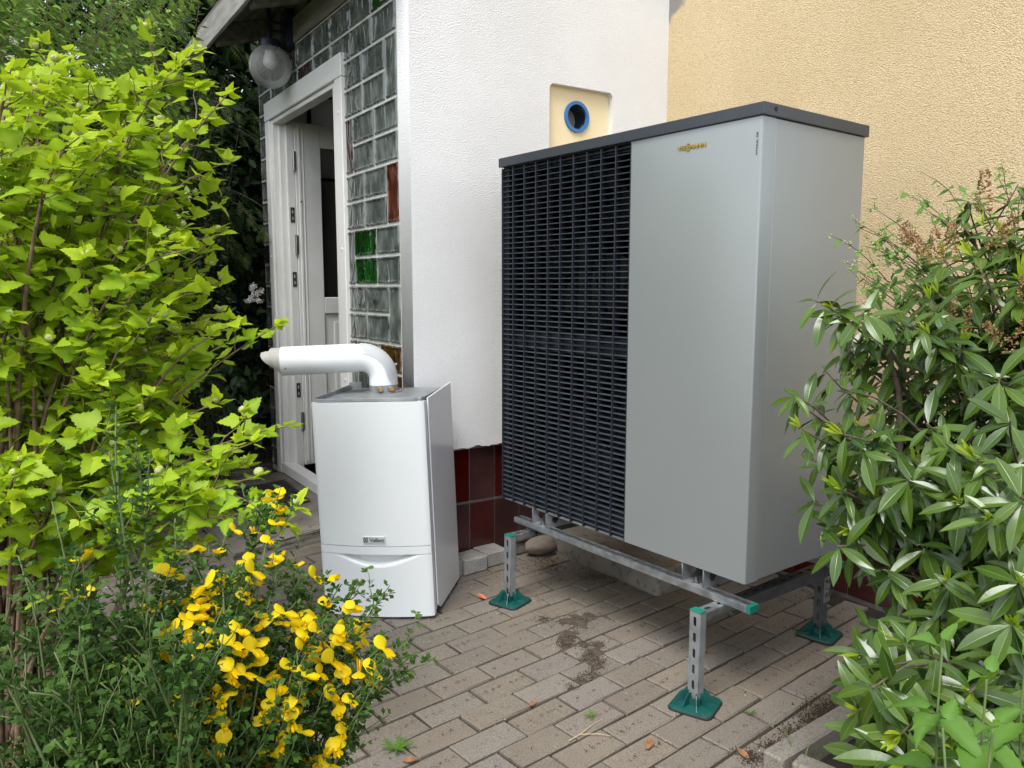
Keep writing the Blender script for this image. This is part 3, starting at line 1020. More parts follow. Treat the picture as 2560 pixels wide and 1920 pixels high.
SL = bpy.data.meshes.new('grille_slat'); bm.to_mesh(SL); bm.free(); SL.materials.append(M['slat'])
zs = [0.686 + 0.02016 * k for k in range(33)] + [0.018 + 0.02018 * k for k in range(32)]
for z in zs:
    o = bpy.data.objects.new('grille_slat', SL); link(o, gr); o.location = (0, 0, z)
bm = nb(); box(bm, 0.002, 0.016, gy0 + 0.001, gy1 - 0.002, 0.6625, 0.6685)
obj('middle_rail', bm, M['grille'], gr)
# fans behind the grille
for zc in (1.005, 0.345):
    bm = nb()
    cyl(bm, (0.17, 0.855, zc), (0.11, 0.855, zc), 0.075, 0.062, n=24)
    for k in range(5):
        a0 = 2 * math.pi * k / 5 + zc
        pr = []
        for rr in (0.07, 0.16, 0.27):
            for da, dx in ((-0.42, 0.025), (0.38, -0.025)):
                an = a0 + da * (1 if rr > .1 else .8) + rr * 0.9
                pr.append(bm.verts.new((0.14 + dx, 0.855 + rr * math.cos(an), zc + rr * math.sin(an))))
        bm.faces.new((pr[0], pr[1], pr[3], pr[2])); bm.faces.new((pr[2], pr[3], pr[5], pr[4]))
    fan = obj('fan', bm, M['fan'], hp, smooth=40)
    me = plate(circle(0, 0, 0.335, 40), [circle(0, 0, 0.285, 40)], 0.05)
    mesh_tf(me, frame((0.10, 0.855, zc), (0, 1, 0), (0, 0, 1)))
    obj('fan_ring', me, M['black'], fan)
bm = nb()
for k in range(60): box(bm, 0.385, 0.399, 0.52 + k * 0.0113, 0.522 + k * 0.0113, 0.03, UH - 0.03)
obj('coil_fins', bm, M['fin'], hp, kind='stuff')
# lettering on the front panel
fx = Vector((0, -1, 0)); fz = Vector((0, 0, 1))


def front(x, y, z): return frame((x, y, z), fx, fz)


lo_ = 0.0022
for tx, y0, y1, zc_, hh in (('VIE', 0.3020, 0.2690, 1.2955, 0.0130), ('MANN', 0.2535, 0.1935, 1.2955, 0.0130), ('S', 0.2672, 0.2552, 1.3015, 0.0118), ('S', 0.2672, 0.2552, 1.2893, 0.0118)):
    o = text('lettering', tx, 0.018, Matrix.Identity(4), M['gold'], fp, 0.0016, 0.0006)
    cs_ = np.array([v.co[:] for v in o.data.vertices]); lo3_, hi3_ = cs_.min(0), cs_.max(0)
    o.data.transform(front(-0.001, (y0 + y1) / 2, zc_) @ Matrix.Diagonal(((y0 - y1) / (hi3_[0] - lo3_[0]), hh / (hi3_[1] - lo3_[1]), 1, 1)) @ Matrix.Translation((-(lo3_[0] + hi3_[0]) / 2, -(lo3_[1] + hi3_[1]) / 2, 0)))
text('lettering', 'VITOCAL 200', 0.0088, frame((-0.0006, 0.0155, 1.273), (0, 0, 1), (0, 1, 0)), M['print'], fp, 0.0003, 0.00012, space=1.22)
# U-shaped feet
for y0 in (0.155, 0.924):
    foot = obj('mounting_foot', box(nb(), 0.001, 0.50, y0, y0 + 0.087, -0.0632, -0.0605), M['galv_dull'], hp)
    for yy in (y0 + 0.0014, y0 + 0.0856):
        hol = [circle(0.050, -0.030, 0.0185, 20)]
        me = plate([(0.001, -0.0605), (0.50, -0.0605), (0.50, 0.0), (0.001, 0.0)], hol, 0.0028)
        mesh_tf(me, frame((0, yy, 0), (1, 0, 0), (0, 0, 1)))
        obj('flange', me, M['galv_dull'], foot)
    bm = nb()
    cyl(bm, (0.022, y0 + 0.045, -0.0605), (0.022, y0 + 0.045, -0.0585), 0.012, n=18)
    cyl(bm, (0.022, y0 + 0.045, -0.0585), (0.022, y0 + 0.045, -0.051), 0.0085, n=6)
    cyl(bm, (0.022, y0 + 0.045, -0.051), (0.022, y0 + 0.045, -0.040), 0.0045, n=10)
    obj('bolt', bm, M['steel'], foot, smooth=40)
bm = nb(); cyl(bm, (0.20, 0.60, 0.004), (0.20, 0.60, -0.016), 0.10, 0.085, n=28)
obj('drain_cover', bm, M['black'], hp, smooth=40)
bm = nb(); box(bm, 0.012, UD - 0.01, 0.016, UW - 0.004, -0.006, 0.0038, 0.002)
obj('base_tray', bm, M['galv_dull'], hp)

# ------------------------------------------------------------------ mounting stand (same axes, z from the ground)
st = empty('mounting_stand', (UX, UY, 0), UR, label='galvanised strut stand with green feet carrying the raised heat pump', cat='metal stand')


def strut(name, p, q, parent, side=0.041, h=0.021, open_dir=1, slots=True, mtl='galv'):
    """U channel along local y (or x), open side up / down"""
    pass


def channel(name, L, w, h, mtl, parent, m, slots_web=True, web_dir=1, t=0.0025, pitch=0.05):
    """U channel of length L along x, web at z=0, flanges to z=-h*web_dir"""
    hol = [[(cx + (px_), py_) for py_, px_ in slot(0, 0, 0.0125, 0.028)] for cx in np.arange(0.03, L - 0.02, pitch)] if slots_web else []
    me = plate([(0, -w / 2), (L, -w / 2), (L, w / 2), (0, w / 2)], hol, t)
    bm = nb(); bm.from_mesh(me); bpy.data.meshes.remove(me)
    d = -web_dir
    for s_ in (-1, 1):
        y_ = s_ * (w / 2 - t / 2)
        z0, z1 = sorted((d * (t / 2 + 0.0002), d * h))
        box(bm, 0, L, y_ - t / 2, y_ + t / 2, z0, z1, 0.0006)
        z0, z1 = sorted((d * (h - t), d * h))
        box(bm, 0, L, y_ - s_ * (t / 2 + 0.0062) - 0.005, y_ - s_ * (t / 2 + 0.0062) + 0.005, z0, z1)
    bmesh.ops.transform(bm, matrix=m, verts=bm.verts)
    return obj(name, bm, M[mtl], parent)


RZ = UB - 0.0634                       # rail top
# front rail along y: open side up, web below
fr = channel('rail', 1.135, 0.041, 0.0215, 'galv', st, frame((0.0205, -0.006, RZ - 0.0203), (0, 1, 0), (-1, 0, 0)), True, -1)
cap = obj('end_cap', box(nb(), -0.001, 0.042, -0.021, -0.0062, RZ - 0.0225, RZ + 0.0015, 0.001), M['green'], fr)
# rear rail
rr_ = channel('rail', 1.14, 0.041, 0.0215, 'galv_dull', st, frame((0.565, 0.035, RZ - 0.0203), (0, 1, 0), (-1, 0, 0)), True, -1)
obj('end_cap', box(nb(), 0.544, 0.587, 0.020, 0.0348, RZ - 0.0225, RZ + 0.0015, 0.001), M['green'], rr_)
# two cross beams under the rails
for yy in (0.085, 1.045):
    channel('cross_beam', 0.56, 0.041, 0.038, 'shade_steel', st, frame((0.045, yy, RZ - 0.0235), (1, 0, 0), (0, 1, 0)), True, 1)


def foot_pad(parent, x, y, rz):
    """square plastic foot with eight ribs and a socket"""
    w = 0.066
    bm = nb()
    m = Matrix.Translation((x, y, 0)) @ Matrix.Rotation(rz, 4, 'Z')
    o1 = rrect(-w, w, -w, w, 0.022, 5)
    lev = [(0.006, 1.0), (0.0105, 0.985), (0.0118, 0.93), (0.0150, 0.45), (0.0155, 0.33)]
    rings = []
    for z, s_ in lev: rings.append([bm.verts.new((p[0] * s_, p[1] * s_, z)) for p in o1])
    n = len(o1)
    for a, b in zip(rings, rings[1:]):
        for q in range(n): bm.faces.new((a[q], a[(q + 1) % n], b[(q + 1) % n], b[q]))
    bm.faces.new(rings[-1]); bm.faces.new(rings[0][::-1])
    bmesh.ops.transform(bm, matrix=m, verts=bm.verts)
    f = obj('foot', bm, M['dark_green'], parent, smooth=35)
    bm = nb()
    rings = []
    for z, s_ in ((0.0, 0.99), (0.0015, 1.035), (0.0058, 1.035), (0.0075, 1.0)): rings.append([bm.verts.new((p[0] * s_, p[1] * s_, z)) for p in o1])
    for a, b in zip(rings, rings[1:]):
        for q in range(n): bm.faces.new((a[q], a[(q + 1) % n], b[(q + 1) % n], b[q]))
    bm.faces.new(rings[-1]); bm.faces.new(rings[0][::-1])
    bmesh.ops.transform(bm, matrix=m, verts=bm.verts)
    obj('rubber_pad', bm, M['rubber'], f)
    bm = nb()
    box(bm, -0.0255, 0.0255, -0.0215, -0.0195, 0.012, 0.036); box(bm, -0.0255, 0.0255, 0.0195, 0.0215, 0.012, 0.036)
    box(bm, -0.0275, -0.0258, -0.0215, 0.0215, 0.012, 0.036); box(bm, 0.0258, 0.0275, -0.0215, 0.0215, 0.012, 0.036)
    bmesh.ops.transform(bm, matrix=m, verts=bm.verts)
    obj('socket', bm, M['dark_green'], f)
    for k in range(8):
        an = 2 * math.pi * k / 8 + math.pi / 8
        L = 0.062 if k % 2 == 0 else 0.062
        bm = nb()
        pr = [(0.021, 0.011), (L, 0.0112), (L - 0.004, 0.0150), (0.050, 0.026), (0.041, 0.042), (0.033, 0.050), (0.021, 0.051)]
        a = [bm.verts.new((x_, -0.0016, z_)) for x_, z_ in pr]; b = [bm.verts.new((x_, 0.0016, z_)) for x_, z_ in pr]
        for q in range(len(pr)): bm.faces.new((a[q], a[(q + 1) % len(pr)], b[(q + 1) % len(pr)], b[q]))
        bm.faces.new(a); bm.faces.new(b[::-1])
        bmesh.ops.transform(bm, matrix=m @ Matrix.Rotation(an, 4, 'Z'), verts=bm.verts)
        obj('rib', bm, M['dark_green'], f)


def leg(x, y, top, stub_to, mtl='galv_dull', slots=True, fzr=0.35, bolts=False):
    w, d, t = 0.039, 0.026, 0.0024
    z0 = 0.024
    hol = [slot(0, z, 0.0115, 0.030) for z in np.arange(top - 0.034, z0 + 0.01, -0.05)]
    me = plate([(-w / 2, z0), (w / 2, z0), (w / 2, top - 0.004), (-w / 2, top - 0.004)], hol, t)
    # slotted web faces forwards (-x)
    mesh_tf(me, frame((x - d / 2, y, 0), (0, -1, 0), (0, 0, 1)))
    bm = nb(); bm.from_mesh(me); bpy.data.meshes.remove(me)
    for s_ in (-1, 1):
        yy = y + s_ * (w / 2 - t / 2)
        box(bm, x - d / 2 + t / 2 + .0002, x + d / 2, yy - t / 2, yy + t / 2, z0, top - 0.004, 0.0006)
        box(bm, x + d / 2 - t, x + d / 2 - .0002, yy - s_ * 0.0085 - 0.004, yy - s_ * 0.0085 + 0.004 , z0, top - 0.004)
    lg = obj('leg', bm, M[mtl], st)
    obj('end_cap', box(nb(), x - d / 2 - 0.002, x + d / 2 + 0.001, y - w / 2 - 0.0012, y + w / 2 + 0.0012, top - 0.0038, top, 0.0008), M['green'], lg)
    foot_pad(lg, x, y, fzr)
    if stub_to:
        L = stub_to - (x + d / 2 + 0.002)
        z = min(top - 0.002, RZ - 0.0250)
        sb = channel('stub', L, 0.038, 0.022, 'galv', lg, frame((x + d / 2 + 0.0015, y, z), (1, 0, 0), (0, 1, 0)), True, 1, pitch=0.06)
        bm = nb()
        zz = z - 0.0245
        box(bm, x + d / 2 + 0.002, stub_to - 0.02, y - 0.018, y + 0.018, zz - 0.003, zz)
        box(bm, x + d / 2 + 0.002, x + d / 2 + 0.005, y - 0.018, y + 0.018, zz - 0.12, zz - 0.0032)
        box(bm, stub_to - 0.0195, stub_to - 0.0165, y - 0.018, y + 0.018, zz - 0.003, zz + 0.03)
        obj('angle_bracket', bm, M['galv'], lg)
    return lg


leg(-0.100, 0.090, 0.306, 0.042)
leg(-0.074, 1.058, 0.283, 0.042, fzr=0.30)
rl = leg(0.645, 0.135, 0.262, None, 'shade_steel', fzr=0.2)
leg(0.645, 1.05, 0.262, None, 'shade_steel', fzr=0.2)
bm = nb(); box(bm, 0.625, 0.662, 0.1105, 0.1135, 0.135, RZ - 0.025, 0.001)
pb = obj('bolt_plate', bm, M['galv_dull'], st)
for z in (0.225, 0.172):
    bm = nb()
    cyl(bm, (0.643, 0.1103, z), (0.643, 0.1075, z), 0.0165, n=20); cyl(bm, (0.643, 0.1075, z), (0.643, 0.100, z), 0.0105, n=6)
    obj('bolt', bm, M['steel'], pb, smooth=40)

# ------------------------------------------------------------------ gas boiler (local x = depth, y = leftwards)
BX, BY, BR = 1.148, 2.708, R(47.6)
bo = empty('gas_boiler', (BX, BY, 0), BR, label='white wall-hung gas boiler standing on the pavers with bent flue on top', cat='boiler')
bo.rotation_euler = (R(-2.2), 0, BR)
BW, BD, BH = 0.2215, 0.405, 0.836


def bulge(y): return 0.026 * (1 - (y / BW) ** 2)


def curved_panel(name, z0, z1, nz, scoop=False, ins=0.0, mtl='enamel', depth=0.03):
    bm = nb()
    ny = 48
    ys = [BW - 2 * BW * i / ny for i in range(ny + 1)]
    G = []
    for j in range(nz + 1):
        z = z0 + (z1 - z0) * j / nz
        row = []
        for y in ys:
            yy = y
            x = -bulge(y) + ins
            e = abs(y) / BW
            if e > 0.975: x += (e - 0.975) / 0.025 * 0.006
            if scoop:
                u = (y + 0.012) / 0.205
                zs_ = z1 - 0.050 * max(0.0, math.cos(min(1, abs(u)) * math.pi / 2)) ** 1.7
                t_ = (z - zs_) / 0.016
                if t_ > 0 and abs(u) < 1: x += 0.030 * min(1, t_) ** 1.6 * min(1, (z1 - zs_) / 0.02)
            row.append(bm.verts.new((x, yy, z)))
        G.append(row)
    for j in range(nz):
        for i in range(ny): bm.faces.new((G[j][i], G[j][i + 1], G[j + 1][i + 1], G[j + 1][i]))
    # top, bottom and side returns
    for row in (G[0], G[-1]):
        back = [bm.verts.new((depth, v.co.y, v.co.z)) for v in row]
        for i in range(ny): bm.faces.new((row[i], row[i + 1], back[i + 1], back[i]))
    for i in (0, ny):
        cols = [G[j][i] for j in range(nz + 1)]
        back = [bm.verts.new((depth, v.co.y, v.co.z)) for v in cols]
        for j in range(nz): bm.faces.new((cols[j], cols[j + 1], back[j + 1], back[j]))
    bmesh.ops.remove_doubles(bm, verts=bm.verts, dist=1e-5)
    return obj(name, bm, M[mtl], bo, smooth=32)


lower = curved_panel('lower_cover', 0.007, 0.252, 60, True)
curved_panel('trim_strip', 0.2535, 0.2835, 2, False, -0.0012)
upper = curved_panel('upper_cover', 0.286, BH, 6)
# frame behind the cover and thin side sheets
bm = nb()
box(bm, 0.0305, 0.058, -BW + 0.004, BW - 0.004, 0.012, BH - 0.004, 0.002)
obj('front_frame', bm, M['enamel_side'], bo)
for s_ in (-1, 1):
    bm = nb()
    y0 = s_ * BW
    ya, yb = (y0 - 0.002, y0 + 0.0035) if s_ > 0 else (y0 - 0.0035, y0 + 0.002)
    pts = [(0.052, 0.030), (0.085, 0.008), (BD, 0.008), (BD, BH + 0.022), (0.052, BH + 0.006)]
    a = [bm.verts.new((x, ya, z)) for x, z in pts]; b = [bm.verts.new((x, yb, z)) for x, z in pts]
    for q in range(5): bm.faces.new((a[q], a[(q + 1) % 5], b[(q + 1) % 5], b[q]))
    bm.faces.new(a); bm.faces.new(b[::-1])
    sp = obj('side_panel', bm, M['enamel_side'], bo)
bm = nb()
box(bm, 0.0585, BD - 0.002, -BW + 0.006, BW - 0.006, 0.012, BH - 0.02)
obj('inner_casing', bm, M['strike'], bo)
bm = nb()
box(bm, 0.012, BD, -BW + 0.012, BW - 0.012, BH - 0.002, BH + 0.003)
box(bm, 0.004, 0.012, -BW + 0.03, BW - 0.02, BH + 0.0015, BH + 0.013, 0.001)
box(bm, 0.012, BD, BW - 0.016, BW - 0.012, BH + 0.003, BH + 0.018)
box(bm, 0.012, BD - .1, -BW + 0.012, -BW + 0.026, BH + 0.003, BH + 0.012, 0.002)
box(bm, BD - 0.014, BD - 0.001, BW - 0.06, BW - 0.004, BH + 0.003, BH + 0.03)
obj('top_plate', bm, M['galv_dull'], bo)
# badge
bpl = obj('badge', box(nb(), -0.0305, -0.0215, -0.052, 0.036, 0.2985, 0.3255, 0.0012), M['badge'], bo)
text('lettering', 'Vaillant', 0.0215, frame((-0.0309, -0.0195, 0.3115), (0, -1, 0), (0, 0, 1)), M['dark_print'], bpl, 0.0005, 0.0003, space=0.92)
me = plate(rrect(-0.0083, 0.0083, -0.0093, 0.0093, 0.003), [circle(0, 0, 0.0058, 20, 0.0072)], 0.0008)
mesh_tf(me, frame((-0.0308, 0.0245, 0.312), (0, -1, 0), (0, 0, 1)))
obj('emblem', me, M['dark_print'], bpl)
hare = [(-0.0032, -0.0045), (0.003, -0.0045), (0.0036, -0.001), (0.0022, 0.001), (0.0034, 0.0046), (0.0016, 0.0052), (0.0004, 0.0018), (-0.0008, 0.0052), (-0.0025, 0.0046), (-0.0014, 0.001), (-0.0036, -0.001)]
me = plate(hare, [], 0.0008); mesh_tf(me, frame((-0.0308, 0.0245, 0.3115), (0, -1, 0), (0, 0, 1)))
obj('emblem', me, M['dark_print'], bpl)
# flue
inv = Matrix.Rotation(-BR, 4, 'Z') @ Matrix.Translation((-BX, -BY, 0))
Pb = inv @ Vector((1.2937, 2.958, 0)) - Vector((0, .034, 0)); Pe = inv @ Vector((0.937, 3.135, 0)) - Vector((0, .034, 0))
AX, FRAD, ER = 0.983, 0.0565, 0.085
dirh = (Pe - Pb).normalized()
path = [Vector((Pb.x, Pb.y, z)) for z in (BH + 0.030, BH + 0.045, AX - ER)]
for k in range(1, 13):
    th = math.pi / 2 * k / 12
    path.append(Vector((Pb.x, Pb.y, AX - ER)) + dirh * ER * (1 - math.cos(th)) + Vector((0, 0, ER * math.sin(th))))
path.append(Vector((Pe.x, Pe.y, AX)))
def curve_tube(path, rad, n=40):
    P = [Vector(p) for p in path]
    side = dirh.cross(Vector((0, 0, 1))).normalized()
    bm = nb(); rings = []
    for i, p in enumerate(P):
        t = (P[min(i + 1, len(P) - 1)] - P[max(i - 1, 0)]).normalized()
        u = side.cross(t).normalized()
        r_ = rad[i] if hasattr(rad, '__len__') else rad
        rings.append([bm.verts.new(p + (side * math.cos(2 * math.pi * k / n) + u * math.sin(2 * math.pi * k / n)) * r_) for k in range(n)])
    for a, b in zip(rings, rings[1:]):
        for k in range(n): bm.faces.new((a[k], a[(k + 1) % n], b[(k + 1) % n], b[k]))
    return bm, rings
bm, _ = curve_tube(path[:-1] + [path[-2] + dirh * 0.03], FRAD)
flue = obj('flue_pipe', bm, M['flue'], bo, smooth=50)
bm, _ = curve_tube([path[-2] + dirh * 0.018, path[-2] + dirh * 0.0185, path[-2] + dirh * 0.2, Vector((Pe.x, Pe.y, AX)), Vector((Pe.x, Pe.y, AX)) + dirh * 0.001], [FRAD, FRAD + 0.0016, FRAD + 0.0016, FRAD + 0.0016, FRAD - 0.002])
obj('straight_section', bm, M['flue'], flue, smooth=40)
# inspection cover on the outside of the bend
bm = nb()
side = dirh.cross(Vector((0, 0, 1))).normalized()
rings = []
for k in range(0, 13):
    th = math.pi / 2 * k / 12
    cpt = Vector((Pb.x, Pb.y, AX - ER)) + dirh * ER * (1 - math.cos(th)) + Vector((0, 0, ER * math.sin(th)))
    if k == 0: cpt += Vector((0, 0, -0.03))
    u = (-dirh * math.cos(th) + Vector((0, 0, 1)) * math.sin(th))
    hw = 1.25 if 0 < k < 12 else 0.9
    rings.append([bm.verts.new(cpt + (side * math.sin(q) + u * math.cos(q)) * (FRAD + 0.003)) for q in np.linspace(-hw, hw, 17)])
for a, b in zip(rings, rings[1:]):
    for q in range(16): bm.faces.new((a[q], a[q + 1], b[q + 1], b[q]))
bmesh.ops.solidify(bm, geom=bm.faces[:], thickness=0.002)
ic = obj('inspection_cover', bm, M['flue'], flue, smooth=40)
for th in (0.35, 1.0):
    u = (-dirh * math.cos(th) + Vector((0, 0, 1)) * math.sin(th))
    cpt = Vector((Pb.x, Pb.y, AX - ER)) + dirh * ER * (1 - math.cos(th)) + Vector((0, 0, ER * math.sin(th))) - side * 0.0
    q = u
    bm = nb(); cyl(bm, cpt + q * (FRAD + 0.002), cpt + q * (FRAD + 0.009), 0.0065, n=6); cyl(bm, cpt + q * (FRAD + 0.009), cpt + q * (FRAD + 0.013), 0.003, n=8)
    obj('screw', bm, M['galv'], flue)
bm = nb()
cyl(bm, (Pb.x, Pb.y, BH + 0.003), (Pb.x, Pb.y, BH + 0.007), 0.078, n=40)
cyl(bm, (Pb.x, Pb.y, BH + 0.007), (Pb.x, Pb.y, BH + 0.034), FRAD + 0.001, n=40)
col_ = obj('collar', bm, M['galv_dull'], flue, smooth=40)
toc = (inv.to_3x3() @ Vector((-0.30, -0.95, 0))).normalized()
tos = Vector((toc.y, -toc.x, 0))
for s_ in (-0.024, 0.020):
    p = Vector((Pb.x, Pb.y, BH + 0.0205)) + toc * 0.045 + tos * s_
    bm = nb(); cyl(bm, p, p + toc * 0.030, 0.0105, n=16)
    pg = obj('test_port', bm, M['galv_dull'], flue, smooth=40)
    bm = nb(); cyl(bm, p + toc * 0.030, p + toc * 0.037, 0.0095, 0.0075, n=16)
    obj('plug', bm, M['brass'], flue, smooth=40)
# cream terminal at the open end: two nested rings, the inner one cut to a lip
end = Vector((Pe.x, Pe.y, AX))
def cut_ring(r_, l_top, l_bot, back, name, parent, thick=0.003):
    bm = nb(); n = 36; rings = []
    u = Vector((0, 0, 1))
    for f in (-1, 0, 1):
        ring = []
        for k in range(n):
            a_ = 2 * math.pi * k / n
            h_ = math.sin(a_)
            L = l_bot + (l_top - l_bot) * math.sin(min(1, (h_ * 0.5 + 0.5) * 1.05) * math.pi / 2)
            x_ = -back if f == -1 else (L * 0.8 if f == 0 else L)
            rr = r_ if f != 1 else r_ - 0.004
            ring.append(bm.verts.new(end + dirh * x_ + (side * math.cos(a_) + u * h_) * rr))
        rings.append(ring)
    for a, b in zip(rings, rings[1:]):
        for k in range(n): bm.faces.new((a[k], a[(k + 1) % n], b[(k + 1) % n], b[k]))
    bmesh.ops.solidify(bm, geom=bm.faces[:], thickness=thick)
    return obj(name, bm, M['cream_plastic'], parent, smooth=50)
cut_ring(FRAD - 0.001, 0.044, 0.0, 0.02, 'terminal_ring', flue)
cut_ring(0.043, 0.078, 0.004, 0.03, 'terminal_spout', flue)
bm = nb()
bmesh.ops.create_circle(bm, cap_ends=True, segments=32, radius=FRAD - 0.004, matrix=frame(end - dirh * 0.01, side, Vector((0, 0, 1))))
obj('baffle', bm, M['cream_plastic'], flue)
ps = end - dirh * 0.03 - side * (FRAD * 0.86) - Vector((0, 0, 0.03))
for sg in (1, -1):
    p = end - dirh * 0.022 + side * sg * FRAD * 0.92 - Vector((0, 0, 0.024))
    obj('screw', cyl(nb(), p, p + side * sg * 0.006 - Vector((0, 0, 0.002)), 0.0035, n=8), M['galv'], flue)

# ------------------------------------------------------------------ globe lamp on the annex wall
LY = 4.47
lamp = empty('wall_lamp', (XG, LY, 2.6), label='dark bracket lamp with smoky glass globe under the porch eave', cat='lamp')
bm = nb()
me = plate([(-0.045, -0.10), (0.045, -0.10), (0.055, -0.06), (0.055, 0.07), (0.045, 0.11), (-0.045, 0.11), (-0.055, 0.07), (-0.055, -0.06)], [], 0.045)
mesh_tf(me, frame((XG - 0.024, LY, 2.665), (0, 1, 0), (0, 0, 1)))
obj('wall_plate', me, M['navy'], lamp, True)
bm = nb()
gx = 1.328
box(bm, gx - 0.011, gx + 0.011, LY - 0.011, LY + 0.011, 2.595, 2.765, 0.003)
box(bm, gx + 0.011, XG - 0.046, LY - 0.008, LY + 0.008, 2.690, 2.705, 0.002)
box(bm, gx + 0.011, XG - 0.046, LY - 0.008, LY + 0.008, 2.645, 2.660, 0.002)
obj('bracket', bm, M['navy'], lamp, True)
bm = nb(); cyl(bm, (gx, LY, 2.562), (gx, LY, 2.598), 0.062, 0.058, n=32)
obj('cap', bm, M['navy'], lamp, True, smooth=40)
bm = nb()
bmesh.ops.create_uvsphere(bm, u_segments=40, v_segments=24, radius=0.114)
bmesh.ops.translate(bm, vec=(gx, LY, 2.462), verts=bm.verts)
obj('globe', bm, M['globe'], lamp, True, smooth=True)
bm = nb(); cyl(bm, (gx, LY, 2.565), (gx, LY, 2.49), 0.020, 0.038, n=20); bmesh.ops.create_uvsphere(bm, u_segments=20, v_segments=10, radius=0.038, matrix=Matrix.Translation((gx, LY, 2.485)))
obj('bulb', bm, M['bulb'], lamp, True, smooth=60)
# ------------------------------------------------------------------ leaf templates (x along the leaf, z up)
def half_leaf(outline, mids, droop=0.12, fold=0.18):
    """leaf from one outline side and the midrib; returns verts, faces, rib"""
    V, F, rib = [], [], []
    def z(x, y): return -droop * x * x + fold * abs(y)
    for x in mids: V.append((x, 0, z(x, 0))); rib.append(1.0)
    nm = len(mids)
    for sgn in (1, -1):
        base = len(V)
        for x, y in outline: V.append((x, sgn * y, z(x, y) + 0.02 * math.sin(9 * x + sgn))); rib.append(0.0)
        # strip between midrib and outline
        i = j = 0
        while i < nm - 1 or j < len(outline) - 1:
            nxm = mids[i + 1] if i < nm - 1 else 9
            nxo = outline[j + 1][0] if j < len(outline) - 1 else 9
            if nxo <= nxm:
                t = (i, base + j, base + j + 1); j += 1
            else:
                t = (i, base + j, i + 1); i += 1
            F.append(t if sgn < 0 else t[::-1])
    return np.array(V), F, rib


def with_stalk(V, F, rib, ln=0.3, w=0.012):
    n = len(V)
    V = np.vstack([V, [(-ln, -w, ln * .25), (-ln, w, ln * .25), (0.02, -w, 0), (0.02, w, 0)]])
    return V, F + [(n, n + 2, n + 3, n + 1)], list(rib) + [1, 1, 1, 1]


T_NINE = [with_stalk(*half_leaf([(0.0, 0.02), (-0.04, 0.16), (0.03, 0.27), (0.10, 0.33), (0.15, 0.42), (0.25, 0.44), (0.33, 0.50), (0.37, 0.38), (0.43, 0.29), (0.51, 0.31), (0.56, 0.25), (0.66, 0.25), (0.70, 0.17), (0.82, 0.15), (0.86, 0.08), (1.0, 0.0)],
                               [0.0, 0.2, 0.42, 0.64, 0.85, 1.0], d, f)) for d, f in ((0.10, 0.14), (0.28, 0.22), (0.05, -0.10), (0.40, 0.10))]
T_NINE_S = [with_stalk(*half_leaf([(0.0, 0.02), (0.08, 0.17), (0.22, 0.25), (0.40, 0.22), (0.46, 0.24), (0.62, 0.17), (0.80, 0.09), (1.0, 0.0)], [0.0, 0.3, 0.6, 1.0], d, f)) for d, f in ((0.1, 0.25), (0.3, 0.3))]


def ellip(rows, droop, fold, tw=0.0, cols=(-1, -0.09, 0, 0.09, 1)):
    V, F, rib = [], [], []
    for x, w in rows:
        for c in cols:
            y = c * w
            V.append((x, y + tw * x * x, -droop * x * x + fold * abs(y) - 0.25 * abs(y) * abs(c) * fold))
            rib.append(0.6 if abs(c) < 0.01 else 0.0)
    n = len(cols)
    for i in range(len(rows) - 1):
        for j in range(n - 1): F.append((i * n + j, (i + 1) * n + j, (i + 1) * n + j + 1, i * n + j + 1))
    return np.array(V), F, rib


ROW_L = [(-0.10, 0.008), (0.0, 0.018), (0.12, 0.073), (0.30, 0.130), (0.50, 0.152), (0.68, 0.134), (0.84, 0.081), (0.94, 0.034), (1.0, 0.004)]
T_LAUR = [ellip(ROW_L, d, f, t) for d, f, t in ((0.10, 0.45, 0.02), (0.25, 0.35, -0.03), (0.04, 0.55, 0.04), (0.34, 0.30, 0.0))]
ROW_Y = [(0.0, 0.02), (0.3, 0.075), (0.6, 0.085), (0.85, 0.04), (1.0, 0.003)]
T_YOUNG = [ellip(ROW_Y, d, 0.5, 0, (-1, 0, 1)) for d in (-0.05, 0.12)]
T_OVAL = [half_leaf([(0.0, 0.01), (0.15, 0.20), (0.35, 0.29), (0.6, 0.24), (0.82, 0.11), (1.0, 0.0)], [0.0, 0.35, 0.7, 1.0], d, f) for d, f in ((0.15, 0.2), (0.3, 0.1))]
T_SMALL = (np.array([(0, 0, 0), (0.35, 0.24, 0.05), (0.7, 0.20, 0.0), (1, 0, -0.1), (0.7, -0.20, 0.0), (0.35, -0.24, 0.05), (0.5, 0, -0.03)]), [(0, 6, 1), (1, 6, 2), (2, 6, 3), (3, 6, 4), (4, 6, 5), (5, 6, 0)], [0] * 7)
T_TINY = (np.array([(0, 0, 0), (0.6, 0.28, 0.05), (1, 0, -0.05), (0.6, -0.28, 0.05)]), [(0, 3, 2, 1)], [0] * 4)
T_CORD = [half_leaf([(0.0, 0.015), (-0.04, 0.10), (0.02, 0.19), (0.08, 0.20), (0.12, 0.25), (0.20, 0.235), (0.25, 0.27), (0.34, 0.235), (0.40, 0.25), (0.50, 0.19), (0.56, 0.195), (0.66, 0.125), (0.73, 0.12), (0.86, 0.04), (1.0, 0.0)], [0.0, 0.2, 0.42, 0.64, 0.85, 1.0], d, 0.34) for d in (0.2, 0.42)]
T_IVY = half_leaf([(0.0, 0.02), (-0.1, 0.2), (0.05, 0.5), (0.3, 0.28), (0.5, 0.36), (0.62, 0.2), (1.0, 0.0)], [0.0, 0.35, 0.7, 1.0], 0.1, 0.1)


def rnd(a, b, n=None): return rng.uniform(a, b, n)


def unit_rand(n):
    v = rng.normal(size=(n, 3))
    return norm(v)


